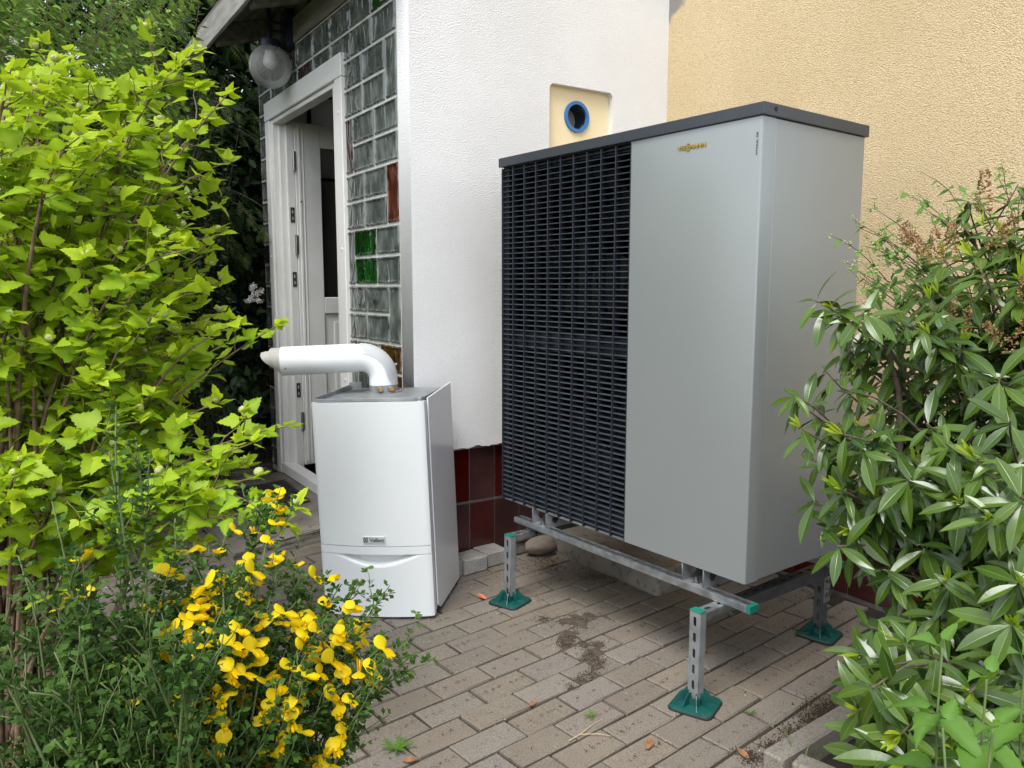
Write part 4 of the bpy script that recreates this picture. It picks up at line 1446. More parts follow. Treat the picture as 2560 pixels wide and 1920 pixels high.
def bez(p0, p1, p2, n=12):
    t = np.linspace(0, 1, n)[:, None]
    return (1 - t) ** 2 * p0 + 2 * t * (1 - t) * p1 + t * t * p2


def wob(P, amp):
    n = len(P)
    k = rng.normal(size=(4, 3)) * amp
    t = np.linspace(0, 1, n)[:, None]
    return P + sum(k[i] * np.sin((i + 1.3) * 2.1 * t + i) * t for i in range(4))


class Plant:
    """one plant: an empty at its base, stems, and leaves of which the largest in view are parts of their own"""
    def __init__(self, name, base, label, cat, group=None):
        self.root = empty(name, base, label=label, cat=cat, group=group)
        self.stems, self.big = Bulk(), []
        self.nstem = 0

    def stem(self, path, r0, r1, n=5, own=False, mtl=None):
        V, F = tube_np(path, np.linspace(r0, r1, len(path)), n)
        if own:
            b = Bulk(); b.add(V, F)
            obj('branch', b.mesh('branch'), mtl, self.root, True, smooth=True)
        else: self.stems.add(V, F)

    def finish_stems(self, mtl, name='twigs'):
        if self.stems.n: obj(name, self.stems.mesh(name), mtl, self.root, True, smooth=True, kind='stuff')

    def leaves(self, name, templates, Ms, T, mtl, own=300, bulk_name='foliage', minpx=24, nvar=5, smooth=True):
        """Ms (k,4,4), T tints"""
        Ms, T = np.asarray(Ms), np.asarray(T)
        var = rng.integers(0, len(templates), len(Ms))
        px, py, z = project(Ms[:, :3, 3])
        size = np.linalg.norm(Ms[:, :3, 0], axis=1) * FPX / np.maximum(z, 0.05)
        vis = (px > -20) & (px < 2580) & (py > -20) & (py < 1940) & (z > 0.2)
        score = np.where(vis, size - z * 12, -1e9)
        order = np.argsort(-score)
        pick = [i for i in order[:own] if score[i] > -1e8 and size[i] > minpx] if own else []
        pm = np.zeros(len(Ms), bool); pm[pick] = True
        lib = {}
        w = WLOC[self.root.name][0]
        for i in pick:
            tb = min(nvar - 1, int(T[i] * nvar))
            key = (var[i], tb)
            if key not in lib:
                tv, tf, rib = templates[var[i]]
                me = inst_mesh(name, tv, tf, np.eye(4)[None], [(tb + .5) / nvar], rib)
                me.materials.append(mtl)
                if smooth: me.polygons.foreach_set('use_smooth', [True] * len(me.polygons))
                lib[key] = me
            o = bpy.data.objects.new(name, lib[key])
            C.objects.link(o)
            o.parent = self.root
            m = Matrix(Ms[i].tolist())
            m.translation = m.translation - w
            o.matrix_basis = m
        # everything else: one mesh
        parts = []
        for v in range(len(templates)):
            sel = np.where((~pm) & (var == v))[0]
            if len(sel): parts.append((v, sel))
        if parts:
            b = Bulk()
            Vs, Fs, Ts, Rs, off = [], [], [], [], 0
            mes = []
            for v, sel in parts:
                tv, tf, rib = templates[v]
                mes.append(inst_mesh(bulk_name, tv, tf, Ms[sel], T[sel], rib))
            if len(mes) > 1:
                bm = nb()
                # join by concatenating arrays
                co, lv, ls, tn, rb, vo, lo2 = [], [], [], [], [], 0, 0
                for me in mes:
                    nv, nl, npoly = len(me.vertices), len(me.loops), len(me.polygons)
                    a = np.empty(nv * 3, np.float32); me.vertices.foreach_get('co', a); co.append(a)
                    a = np.empty(nl, np.int32); me.loops.foreach_get('vertex_index', a); lv.append(a + vo)
                    a = np.empty(npoly, np.int32); me.polygons.foreach_get('loop_start', a); ls.append(a + lo2)
                    a = np.empty(nv, np.float32); me.attributes['tint'].data.foreach_get('value', a); tn.append(a)
                    a = np.empty(nv, np.float32); me.attributes['rib'].data.foreach_get('value', a); rb.append(a)
                    vo += nv; lo2 += nl
                bm.free()
                for me in mes: bpy.data.meshes.remove(me)
                me = bpy.data.meshes.new(bulk_name)
                me.vertices.add(vo); me.vertices.foreach_set('co', np.concatenate(co))
                me.loops.add(lo2); me.loops.foreach_set('vertex_index', np.concatenate(lv))
                lsa = np.concatenate(ls)
                me.polygons.add(len(lsa)); me.polygons.foreach_set('loop_start', lsa)
                me.update(calc_edges=True)
                for nm, arr in (('tint', tn), ('rib', rb)):
                    at_ = me.attributes.new(nm, 'FLOAT', 'POINT'); at_.data.foreach_set('value', np.concatenate(arr))
                me.validate()
            else: me = mes[0]
            obj(bulk_name, me, mtl, self.root, True, smooth=smooth, kind='stuff')


def part_copies(name, mesh, Ms, parent):
    w = WLOC[parent.name][0]
    for m in Ms:
        o = bpy.data.objects.new(name, mesh)
        C.objects.link(o)
        o.parent = parent
        m = Matrix(np.asarray(m).tolist()); m.translation = m.translation - w
        o.matrix_basis = m


TOCAM = lambda P: norm(np.array([0, 0, CAM_H]) - np.asarray(P))

# ------------------------------------------------------------------ golden ninebark at the left
nbk = Plant('ninebark_shrub', (-0.03, 2.35, 0), 'golden yellow-green shrub with lobed leaves and round buds left of the door', 'shrub')
base0 = np.array([-0.03, 2.35, 0.0])
tips = []
# tips seen against the dark background or the doorway
hero = [(492, 128, 2.05), (560, 215, 2.0), (440, 165, 2.1), (140, 165, 2.1), (70, 200, 2.0), (285, 225, 2.2), (20, 175, 1.9), (380, 215, 2.3), (520, 300, 2.1),
        (560, 410, 2.1), (550, 500, 2.2), (535, 590, 2.15), (560, 700, 2.25), (520, 760, 2.0), (672, 812, 2.05), (600, 830, 2.1), (560, 860, 2.2), (540, 1000, 2.0), (700, 1065, 1.9), (620, 1100, 1.85), (640, 1180, 1.8),
        (590, 1180, 1.95), (480, 1190, 1.85), (730, 1250, 1.75), (700, 1310, 1.78), (30, 1180, 1.75), (120, 1240, 1.8), (40, 1330, 1.8), (400, 1150, 1.9), (-40, 900, 1.8), (-60, 500, 1.8)]
for h_ in hero: tips.append((at(*h_), True))
poly_x = lambda py: 40 + 520 * (1 - abs((py - 700) / 760) ** 2.2) if py < 1000 else 560
for i in range(60):
    py = rnd(170, 1260)
    px = rnd(-200, max(120, poly_x(py) - 10))
    if px > 220 and py > 1080: py -= 260
    tips.append((at(px, py, rnd(1.8, 2.75)), False))
LP, LX, LN, LS, LT = [], [], [], [], []
buds = []
for tip, is_hero in tips:
    b = base0 + np.array([rnd(-.14, .14), rnd(-.12, .12), 0])
    h_ = tip[2]
    ctrl = b + (tip - b) * np.array([0.25, 0.25, 0]) + np.array([0, 0, h_ * rnd(0.75, 0.98)])
    if h_ < 0.75: ctrl = b + (tip - b) * np.array([0.5, 0.5, 0]) + np.array([0, 0, h_ + 0.28])
    P = wob(bez(b, ctrl, tip, 18), 0.012)
    nbk.stem(P, rnd(.006, .010), 0.0016, 6)
    twigs = [(P[9:], True)]
    for k in range(7 if not is_hero else 6):
        f = rnd(0.42, 0.95)
        i = int(f * 17)
        d = norm(P[min(i + 1, 17)] - P[i - 1])
        o_ = norm(np.cross(d, unit_rand(1)[0])) + d * 0.7 + np.array([0, 0, 0.25])
        L = rnd(0.07, 0.20) * (1.15 - 0.5 * f)
        e = P[i] + norm(o_) * L
        tw = wob(bez(P[i], P[i] + norm(o_) * L * .5 + np.array([0, 0, .02]), e, 6), 0.004)
        nbk.stem(tw, 0.0022, 0.001, 4)
        twigs.append((tw, rnd(0, 1) < 0.5))
    for tw, bud in twigs:
        ln = np.sum(np.linalg.norm(np.diff(tw, axis=0), axis=1))
        n = max(3, int(ln / 0.030))
        axis = norm(tw[-1] - tw[0])
        for q in range(n):
            f = (q + 0.6) / n
            i = min(len(tw) - 2, int(f * (len(tw) - 1)))
            p = tw[i] + (tw[i + 1] - tw[i]) * (f * (len(tw) - 1) - i)
            s_ = 1 if q % 2 else -1
            sidev = norm(np.cross(axis, [0, 0, 1])) * s_ + axis * rnd(0.2, 0.9) + np.array([0, 0, rnd(-0.45, 0.25)]) + unit_rand(1)[0] * .25
            x = norm(sidev)
            size = rnd(0.040, 0.078) * (1.08 - 0.32 * f)
            LP.append(p + x * size * 0.32); LX.append(x); LS.append(size)
            LN.append(np.array([0, 0, 1.0]) * rnd(.5, 1.1) + TOCAM(p) * rnd(0.0, 0.7) + unit_rand(1)[0] * .45)
            out = max(0, min(1, (p[2] - 0.5) / 1.3))
            LT.append(np.clip(0.10 + 0.62 * f * out + rnd(-.25, .35), 0, 1))
        tipp = tw[-1]
        for q in range(3):
            x = norm(axis * rnd(.4, 1) + unit_rand(1)[0] * .8 + np.array([0, 0, .2]))
            LP.append(tipp + x * .008); LX.append(x); LS.append(rnd(0.026, 0.046)); LN.append(np.array([0, 0, 1.]) + unit_rand(1)[0] * .6); LT.append(rnd(.6, 1))
        if bud: buds.append((tipp, axis))
nbk.finish_stems(M['ninebark_stem'])
nbk.leaves('leaf', T_NINE, mats(LP, LX, LN, LS), LT, M['ninebark'], own=300)
bm = nb(); bmesh.ops.create_icosphere(bm, subdivisions=3, radius=1)
for v in bm.verts:
    d = 1 + 0.20 * math.sin(7 * v.co.x + 1) * math.sin(7 * v.co.y) * math.cos(7 * v.co.z) + 0.12 * mn.noise(v.co * 5)
    v.co *= d
    v.co.z *= 0.8
BUD = bpy.data.meshes.new('flower_bud'); bm.to_mesh(BUD); bm.free(); BUD.materials.append(M['bud']); BUD.polygons.foreach_set('use_smooth', [True] * len(BUD.polygons))
bp_, bx_ = np.array([b[0] for b in buds]), np.array([b[1] for b in buds])
sel = [i for i in range(len(buds)) if rng.uniform() < 0.42]
bm_ = mats(bp_[sel] + np.array([0, 0, 0.012]), unit_rand(len(sel)), np.array([[0, 0, 1.0]] * len(sel)) + bx_[sel] * .6, rnd(0.0085, 0.0125, len(sel)))
part_copies('flower_bud', BUD, bm_, nbk.root)

# ------------------------------------------------------------------ yellow flowering broom in the foreground
brm = Plant('broom_shrub', (0.16, 0.98, 0), 'dark green broom shrub covered in bright yellow pea flowers at lower left', 'shrub')
FLP, FLX, FLN, FLS, FLT = [], [], [], [], []
BLP, BLX, BLN, BLS, BLT = [], [], [], [], []


def broom_leaves(P, dens, size, tint):
    ln = np.sum(np.linalg.norm(np.diff(P, axis=0), axis=1))
    n = max(3, int(ln * dens))
    for q in range(n):
        f = (q + rng.uniform()) / n
        t = f * (len(P) - 1); i = min(len(P) - 2, int(t))
        p = P[i] + (P[i + 1] - P[i]) * (t - i)
        d = norm(P[i + 1] - P[i])
        o_ = norm(np.cross(d, unit_rand(1)[0]) + d * rnd(0.2, 0.8))
        for a in (-0.7, 0, 0.7):
            sd_ = norm(np.cross(o_, d))
            x = norm(o_ * math.cos(a) + sd_ * math.sin(a) + unit_rand(1)[0] * .15)
            s_ = size * rnd(0.75, 1.25)
            BLP.append(p + o_ * size * .45); BLX.append(x); BLN.append(np.array([0, 0, .8]) + unit_rand(1)[0] * .7); BLS.append(s_)
            BLT.append(np.clip(tint + rnd(-.25, .25) + (0.35 if f > .9 else 0), 0, 1))


def spray(tip, b, r=0.0035, sides=10, dens=125, lsize=0.0118, tint=.3, flowers=0, bend=None, frange=(0.5, 0.98), sl=(0.05, 0.15)):
    tip, b = np.asarray(tip), np.asarray(b)
    ctrl = b + (tip - b) * np.array([.3, .3, 0]) + np.array([0, 0, (tip[2] - b[2]) * .85 + .05]) if bend is None else bend
    P = wob(bez(b, ctrl, tip, 16), 0.010)
    brm.stem(P, r, 0.0011, 5)
    broom_leaves(P[5:], dens, lsize, tint)
    for k in range(sides):
        f = rnd(.3, .96); i = int(f * 15)
        d = norm(P[min(15, i + 1)] - P[i - 1])
        o_ = norm(np.cross(d, unit_rand(1)[0]) + d * 0.9 + np.array([0, 0, .35]))
        L = rnd(*sl) * (1.15 - .6 * f)
        Q = wob(bez(P[i], P[i] + o_ * L * .5, P[i] + o_ * L + np.array([0, 0, .01]), 6), .003)
        brm.stem(Q, .0014, .0007, 4)
        broom_leaves(Q, dens * 1.15, lsize * .95, tint + .1)
    for k in range(flowers):
        f = rnd(*frange); t = f * 15; i = min(14, int(t))
        p = P[i] + (P[i + 1] - P[i]) * (t - i)
        d = norm(P[i + 1] - P[i])
        o_ = norm(np.cross(d, unit_rand(1)[0]) + d * .4 + TOCAM(p) * .9 + np.array([0, 0, .35]))
        FLP.append(p + o_ * rnd(.012, .030)); FLX.append(norm(o_ + np.array([0, 0, -.15]))); FLN.append(np.array([0, 0, 1.]) + unit_rand(1)[0] * .35); FLS.append(rnd(.0130, .0195)); FLT.append(rnd(0, .35))


gb = lambda: np.array([0.16 + rnd(-.07, .07), 0.98 + rnd(-.07, .07), 0.0])
# arching sprays in flower: photo pixel of the tip and depth
for px, py, d, fl in ((690, 1500, 1.1, 7), (780, 1560, 1.12, 8), (360, 1480, 1.1, 5), (330, 1560, 1.08, 5), (480, 1560, 1.05, 8), (520, 1620, 1.03, 8), (600, 1640, 1.05, 8), (420, 1500, 1.08, 7), (540, 1500, 1.1, 7), (620, 1420, 1.15, 6), (870, 1560, 1.15, 8), (400, 1560, 1.05, 5), (440, 1480, 1.1, 5), (925, 1660, 1.15, 9), (960, 1600, 1.2, 7), (760, 1700, 1.05, 6), (560, 1460, 1.08, 5), (955, 1640, 1.28, 7), (900, 1520, 1.25, 9), (935, 1560, 1.3, 6), (860, 1455, 1.3, 6), (790, 1400, 1.3, 7), (695, 1285, 1.32, 6), (640, 1250, 1.35, 4), (560, 1330, 1.25, 6), (500, 1400, 1.2, 7), (760, 1760, 1.15, 6),
                     (870, 1890, 1.12, 5), (640, 1500, 1.2, 9), (720, 1560, 1.18, 10), (580, 1580, 1.12, 9), (520, 1540, 1.15, 8), (460, 1580, 1.12, 8), (820, 1620, 1.2, 9), (700, 1660, 1.12, 8), (420, 1660, 1.1, 7), (350, 1620, 1.1, 4),
                     (600, 1440, 1.22, 8), (760, 1500, 1.25, 9), (680, 1420, 1.25, 7), (850, 1660, 1.22, 7), (560, 1680, 1.1, 6), (200, 1520, 1.15, 4), (250, 1470, 1.2, 3), (160, 1500, 1.15, 2), (400, 1830, 1.0, 2), (540, 1880, 1.0, 2)):
    spray(at(px, py, d), gb(), flowers=fl, tint=.25, frange=(.58, 1.0))
for px, py, d in ((975, 1490, 1.32), (905, 1450, 1.34), (860, 1455, 1.32), (1005, 1640, 1.3), (960, 1610, 1.26), (1030, 1690, 1.28)):
    spray(at(px, py, d), gb(), flowers=0, tint=.45, sides=12)
# upright leafy stems without flowers at the left
for px, py, d in ((305, 1010, 1.02), (322, 1110, 1.03), (270, 1120, 1.0), (125, 1240, .98), (30, 1400, 1.0), (215, 1330, 1.0), (-20, 1480, .95), (100, 1460, 1.05), (430, 1330, 1.15),
                  (30, 1620, .95), (120, 1600, .95), (220, 1620, 1.0), (300, 1560, 1.05), (60, 1760, .9), (180, 1760, .92), (280, 1740, .95), (360, 1780, .98), (0, 1820, .85), (120, 1880, .85), (230, 1880, .88), (330, 1900, .92), (430, 1740, 1.05), (470, 1850, 1.0)):
    t_ = at(px, py, d)
    b_ = gb() + np.array([rnd(-.12, .02), rnd(-.10, .05), 0])
    spray(t_, b_, sides=11, tint=.38, flowers=1 if rng.uniform() < .35 else 0, dens=120, lsize=.0125, bend=(t_ + b_) / 2 + np.array([0, 0, .12]) + unit_rand(1)[0] * .04)
# low dense undergrowth of the same shrub
for k in range(46):
    t_ = at(rnd(-80, 560), rnd(1560, 1960), rnd(.85, 1.2))
    spray(t_, gb(), sides=10, tint=.2, dens=80, lsize=.012)
brm.finish_stems(M['broom_stem'], 'twigs')
brm.leaves('leaflet', [T_TINY], mats(BLP, BLX, BLN, BLS), np.array(BLT), M['broom_leaf'], own=0)


def flower_mesh(seed, tint):
    """pea flower: upright banner, two wings and a keel (x = outwards, z = up)"""
    r = random.Random(seed)
    b = Bulk()
    # banner: rounded petal standing up and bent back
    V, F = [], []
    rows = [(0.0, 0.12), (0.25, 0.42), (0.55, 0.60), (0.85, 0.56), (1.08, 0.33), (1.16, 0.08)]
    lean = r.uniform(0.1, 0.5)
    for i, (h, w) in enumerate(rows):
        for c in (-1, -0.5, 0, 0.5, 1):
            V.append((-lean * h + 0.20 * c * c * (1 if r.random() > -1 else 0) * -0.7 + 0.04, c * w, h * (1 - 0.05 * c * c)))
    for i in range(5):
        for j in range(4): F.append((i * 5 + j, i * 5 + j + 1, (i + 1) * 5 + j + 1, (i + 1) * 5 + j))
    b.add(V, F, tint)
    for s in (-1, 1):
        V, F = [], []
        op = r.uniform(0.10, 0.3)
        rows = [(0.0, 0.10), (0.3, 0.24), (0.65, 0.28), (0.95, 0.18), (1.08, 0.04)]
        for x, w in rows:
            for c in (-1, 0, 1): V.append((x * 0.85, s * (0.10 + op * x - 0.10 * abs(c) + .06), 0.02 - x * r.uniform(.40, .5) + c * w))
        for i in range(4):
            for j in range(2): F.append((i * 3 + j, i * 3 + j + 1, (i + 1) * 3 + j + 1, (i + 1) * 3 + j))
        b.add(V, F, tint + 0.15)
    V, F = [], []
    for x, w, h in ((0, .05, .08), (0.35, .11, .15), (0.75, .11, .16), (1.0, .03, .04)):
        for a in range(6): V.append((x * .8, w * math.cos(a * math.pi / 3), -0.12 - x * .55 + h * math.sin(a * math.pi / 3)))
    for i in range(3):
        for j in range(6): F.append((i * 6 + j, i * 6 + (j + 1) % 6, (i + 1) * 6 + (j + 1) % 6, (i + 1) * 6 + j))
    b.add(V, F, tint + 0.45)
    me = b.mesh('flower')
    me.materials.append(M['broom_petal'])
    me.polygons.foreach_set('use_smooth', [True] * len(me.polygons))
    return me


FM = [flower_mesh(i, t) for i, t in enumerate((0.0, 0.08, 0.15, 0.05, 0.22))]
FMs = mats(FLP, FLX, FLN, FLS)
for k in range(5): part_copies('flower', FM[k], FMs[k::5], brm.root)

# ------------------------------------------------------------------ glossy evergreen at the right
lau = Plant('evergreen_shrub', (2.22, 0.86, 0), 'glossy narrow-leaved evergreen shrub with dry brown flower spikes at right', 'shrub')
lb = np.array([2.22, 0.86, 0.0])
Lp, Lx, Ln, Ls, Lt = [], [], [], [], []
Yp, Yx, Yn, Ys, Yt = [], [], [], [], []
RP = []


def whorl(p, d, n, size, tint, young=0.45):
    u = norm(np.cross(d, unit_rand(1)[0])); w = np.cross(d, u)
    for q in range(n):
        a = q * 2.4 + rnd(-.3, .3)
        o_ = u * math.cos(a) + w * math.sin(a)
        back = rnd(0, 0.055)
        el = rnd(-0.15, 0.6)
        x = norm(o_ + d * el + np.array([0, 0, -rnd(.1, .75)]) + unit_rand(1)[0] * .2)
        s_ = size * rnd(.6, 1.12)
        Lp.append(p - d * back + x * .006); Lx.append(x); Ln.append(d * .6 + np.array([0, 0, .7]) + TOCAM(p) * .25 + unit_rand(1)[0] * .4); Ls.append(s_); Lt.append(np.clip(tint + rnd(-.3, .3), 0, 1))
    if rng.uniform() < young:
        for q in range(rng.integers(5, 9)):
            x = norm(d + unit_rand(1)[0] * .38)
            Yp.append(p + d * .004); Yx.append(x); Yn.append(unit_rand(1)[0]); Ys.append(size * rnd(.32, .62)); Yt.append(rnd(0, 1))


def lshoot(tip, b, size, own=False, young=.45, tint=.4, r0=.006):
    tip = np.asarray(tip)
    ctrl = b + (tip - b) * np.array([.35, .35, 0]) + np.array([0, 0, max(.15, tip[2] * .8)])
    P = wob(bez(b, ctrl, tip, 14), .015)
    lau.stem(P, r0, .0018, 6)
    d = norm(P[-1] - P[-3] + np.array([0, 0, .02]))
    whorl(P[-1], d, rng.integers(7, 11), size, tint, young)
    for i in (12, 11, 10, 9, 8):
        if rng.uniform() < .8:
            dd = norm(P[i] - P[i - 2])
            whorl(P[i], dd, rng.integers(2, 4), size * rnd(.85, 1.05), tint - .12, .0)
    for k in range(2):
        i = rng.integers(7, 12)
        o_ = norm(norm(P[i] - P[i - 1]) + unit_rand(1)[0] * .9 + np.array([0, 0, .2]))
        L = rnd(.07, .16)
        Q = bez(P[i], P[i] + o_ * L * .5, P[i] + o_ * L + np.array([0, 0, .015]), 6)
        lau.stem(Q, .0026, .0015, 5)
        whorl(Q[-1], norm(Q[-1] - Q[-2]), rng.integers(6, 10), size * .95, tint, young)
    return P


edge = [(2030, 760, 1.75), (2050, 790, 1.72), (1975, 985, 1.75), (1985, 1050, 1.7), (2010, 1010, 1.8), (2040, 1160, 1.75), (2015, 1250, 1.75), (2060, 1330, 1.7), (2070, 1400, 1.72), (2105, 1565, 1.6), (2085, 1660, 1.5), (2080, 1710, 1.48), (2100, 1760, 1.35), (2140, 1840, 1.2),
        (2160, 1880, 1.15), (2150, 940, 1.8), (2120, 880, 1.8), (2200, 800, 1.9), (2260, 690, 1.9), (2350, 640, 1.9), (2420, 560, 1.9), (2500, 560, 1.85), (2460, 690, 1.75), (2540, 720, 1.7), (2330, 740, 1.85), (2250, 1180, 1.5), (2340, 1100, 1.5), (2420, 1190, 1.4), (2370, 1290, 1.4), (2230, 1380, 1.55),
        (2330, 1420, 1.4), (2440, 1330, 1.3), (2520, 1240, 1.3), (2300, 1560, 1.45), (2200, 1560, 1.5), (2390, 1460, 1.4), (2500, 1420, 1.25), (2560, 1540, 1.2), (2480, 1520, 1.2), (2240, 1650, 1.4), (2180, 1730, 1.35), (2330, 1780, 1.2), (2230, 1800, 1.2), (2260, 1890, 1.1), (2370, 1890, 1.1), (2450, 1840, 1.1), (2550, 1060, 1.4), (2440, 960, 1.55), (2540, 900, 1.6), (2380, 560, 1.95), (2440, 500, 1.95), (2520, 500, 1.9), (2560, 600, 1.8), (2400, 650, 1.85), (2480, 620, 1.85), (2550, 680, 1.75), (2300, 760, 1.85), (2430, 760, 1.8), (2500, 800, 1.7)]
for px, py, d in edge: lshoot(at(px + (12 if py < 1380 else 65), py, d + .04), lb + np.array([rnd(-.10, .10), rnd(-.12, .12), 0]), rnd(.070, .092), tint=.42)
for k in range(58):
    px, py = rnd(2070, 2640), rnd(800, 1420)
    lshoot(at(px, py, rnd(1.6, 2.1)), lb + np.array([rnd(-.16, .16), rnd(-.16, .16), 0]), rnd(.066, .090), young=.4, tint=.28)
for k in range(26):
    px, py = rnd(2170, 2600), rnd(1680, 1960)
    lshoot(at(px + max(0, (1800 - py) * .25), py, rnd(1.12, 1.4)), lb + np.array([rnd(-.25, .05), rnd(-.25, .05), 0]), rnd(.075, .095), young=.45, tint=.4)
lau.finish_stems(M['laurel_stem'])
# trunks
for px, py, d, r_ in ((2432, 1640, 1.9, .013), (2470, 1640, 1.9, .009), (2300, 1000, 1.85, .012), (2520, 1350, 1.8, .012)):
    t_ = at(px, 900, 1.85) if py > 1300 else at(px - 120, 860, 1.85)
    b_ = at(px, 1800, 1.85); b_[2] = -.02
    lau.stem(wob(bez(b_, (b_ + t_) / 2 + np.array([0.03, 0, 0]), t_, 12), .02), r_, r_ * .5, 8, own=True, mtl=M['laurel_stem'])
lau.leaves('leaf', T_LAUR, mats(Lp, Lx, Ln, Ls), Lt, M['laurel'], own=300)
lau.leaves('young_leaf', T_YOUNG, mats(Yp, Yx, Yn, Ys), Yt, M['laurel_young'], own=120, bulk_name='young_foliage', minpx=20)
# dry racemes
def raceme_mesh(seed):
    r = np.random.default_rng(seed)
    n = 120
    t = r.uniform(0, 1, n); a = r.uniform(0, 6.28, n); rad = 0.15 * (1.1 - .75 * t) * r.uniform(.5, 1.1, n)
    P = np.stack([t, rad * np.cos(a), rad * np.sin(a)], 1)
    X = norm(np.stack([r.uniform(-.3, .8, n), np.cos(a), np.sin(a)], 1))
    tv = np.array([(0, 0, 0), (.5, .35, .1), (1, 0, 0), (.5, -.35, .1), (.5, 0, .45)])
    me = inst_mesh('dry_flower', tv, [(0, 1, 4), (1, 2, 4), (2, 3, 4), (3, 0, 4)], mats(P, X, r.normal(size=(n, 3)), r.uniform(.05, .11, n)), r.uniform(0, 1, n))
    me.materials.append(M['raceme'])
    return me


RM = [raceme_mesh(i) for i in range(3)]
rc = [(2455, 530, 1.86, (0.0, 0, 1), .075), (2330, 640, 1.85, (-.8, 0, .55), .075), (2310, 640, 1.8, (-.5, 0, .75), .07), (2372, 655, 1.83, (0, 0, 1), .07), (2340, 660, 1.8, (-.1, 0, 1), .065), (2480, 625, 1.75, (.5, 0, .8), .07), (2372, 815, 1.75, (.1, 0, .9), .05), (2415, 840, 1.75, (0, 0, 1), .05), (2355, 845, 1.75, (-.5, 0, .6), .045),
      (2530, 870, 1.6, (-.6, 0, .5), .06), (2550, 850, 1.6, (.2, 0, .8), .055), (2560, 760, 1.7, (-.1, 0, .9), .05), (2120, 1065, 1.75, (-.6, 0, -.2), .04), (2210, 810, 1.9, (.2, 0, .7), .03)]
for i, (px, py, d, x, s_) in enumerate(rc):
    x3 = _rt * x[0] + np.array([0, 0, x[2]])
    p = at(px, py, d)
    part_copies('dry_flower', RM[i % 3], mats([p], [x3], [[.1, .2, .3]], [s_ * 1.3]), lau.root)

# ------------------------------------------------------------------ small-leaved budding shrub against the yellow wall
deu = Plant('budding_shrub', (2.62, 1.05, 0), 'thin-twigged soft green shrub with small white-green buds against the yellow wall', 'shrub')
db = np.array([2.62, 1.05, 0.0])
Dp_, Dx_, Dn_, Ds_, Dt_ = [], [], [], [], []
Bp_ = []
for px, py, d in ((2140, 560, 2.05), (2170, 590, 2.05), (2250, 490, 2.12), (2300, 530, 2.12), (2350, 470, 2.15), (2480, 440, 2.15), (2510, 425, 2.15), (2560, 470, 2.15), (2210, 560, 2.1), (2200, 640, 2.05), (2260, 620, 2.1), (2170, 660, 2.05), (2300, 690, 2.05), (2230, 700, 2.05), (2330, 780, 2.0), (2270, 760, 2.05), (2420, 500, 2.15), (2390, 560, 2.1), (2120, 610, 2.0), (2150, 630, 2.02), (2180, 610, 2.05), (2210, 600, 2.05), (2240, 590, 2.08), (2190, 680, 2.0), (2220, 660, 2.05), (2130, 660, 2.0), (2160, 720, 2.0), (2250, 660, 2.05), (2280, 590, 2.1), (2310, 620, 2.1), (2200, 740, 2.0), (2270, 700, 2.05), (2180, 520, 2.1), (2330, 560, 2.1), (2520, 560, 2.1), (2290, 860, 2.0), (2360, 900, 1.95), (2240, 810, 2.05), (2150, 700, 2.05), (2450, 470, 2.15)):
    tip = at(px, py, d)
    b = db + np.array([rnd(-.08, .08), rnd(-.1, .1), 0])
    P = wob(bez(b, b + (tip - b) * np.array([.2, .2, 0]) + np.array([0, 0, tip[2] * .85]), tip, 16), .012)
    deu.stem(P, .004, .0008, 5)
    for i in [7.0 + .55 * q for q in range(16)]:
        i = int(min(15, i))
        d_ = norm(P[i] - P[i - 1])
        sd_ = norm(np.cross(d_, unit_rand(1)[0]))
        for s_ in (1, -1):
            if rng.uniform() < .75:
                x = norm(sd_ * s_ + d_ * .5 + np.array([0, 0, -.25]))
                Dp_.append(P[i]); Dx_.append(x); Dn_.append(np.array([0, 0, 1.]) + TOCAM(tip) * .5 + unit_rand(1)[0] * .3); Ds_.append(rnd(.028, .052) * (1.1 if i < 13 else .6)); Dt_.append(rnd(0, 1))
        if i > 10 and rng.uniform() < .5:
            L = rnd(.02, .05); e = P[i] + norm(d_ * .6 + unit_rand(1)[0] * .6 + np.array([0, 0, .5])) * L
            deu.stem(np.array([P[i], (P[i] + e) / 2, e]), .0008, .0005, 4)
            for q in range(4): Bp_.append(e + unit_rand(1)[0] * .006)
    for q in range(7): Bp_.append(tip + unit_rand(1)[0] * rnd(.003, .014))
deu.finish_stems(M['laurel_stem'])
deu.leaves('leaf', T_OVAL, mats(Dp_, Dx_, Dn_, Ds_), Dt_, M['mid_leaf'], own=120)
bm = nb(); bmesh.ops.create_icosphere(bm, subdivisions=1, radius=1)
iv = np.array([v.co[:] for v in bm.verts]); if_ = [tuple(v.index for v in f.verts) for f in bm.faces]; bm.free()
n_ = len(Bp_)
obj('buds', inst_mesh('buds', iv, if_, mats(Bp_, unit_rand(n_), unit_rand(n_), rnd(.0018, .0034, n_)), rnd(0, 1, n_)), M['bud'], deu.root, True, kind='stuff')

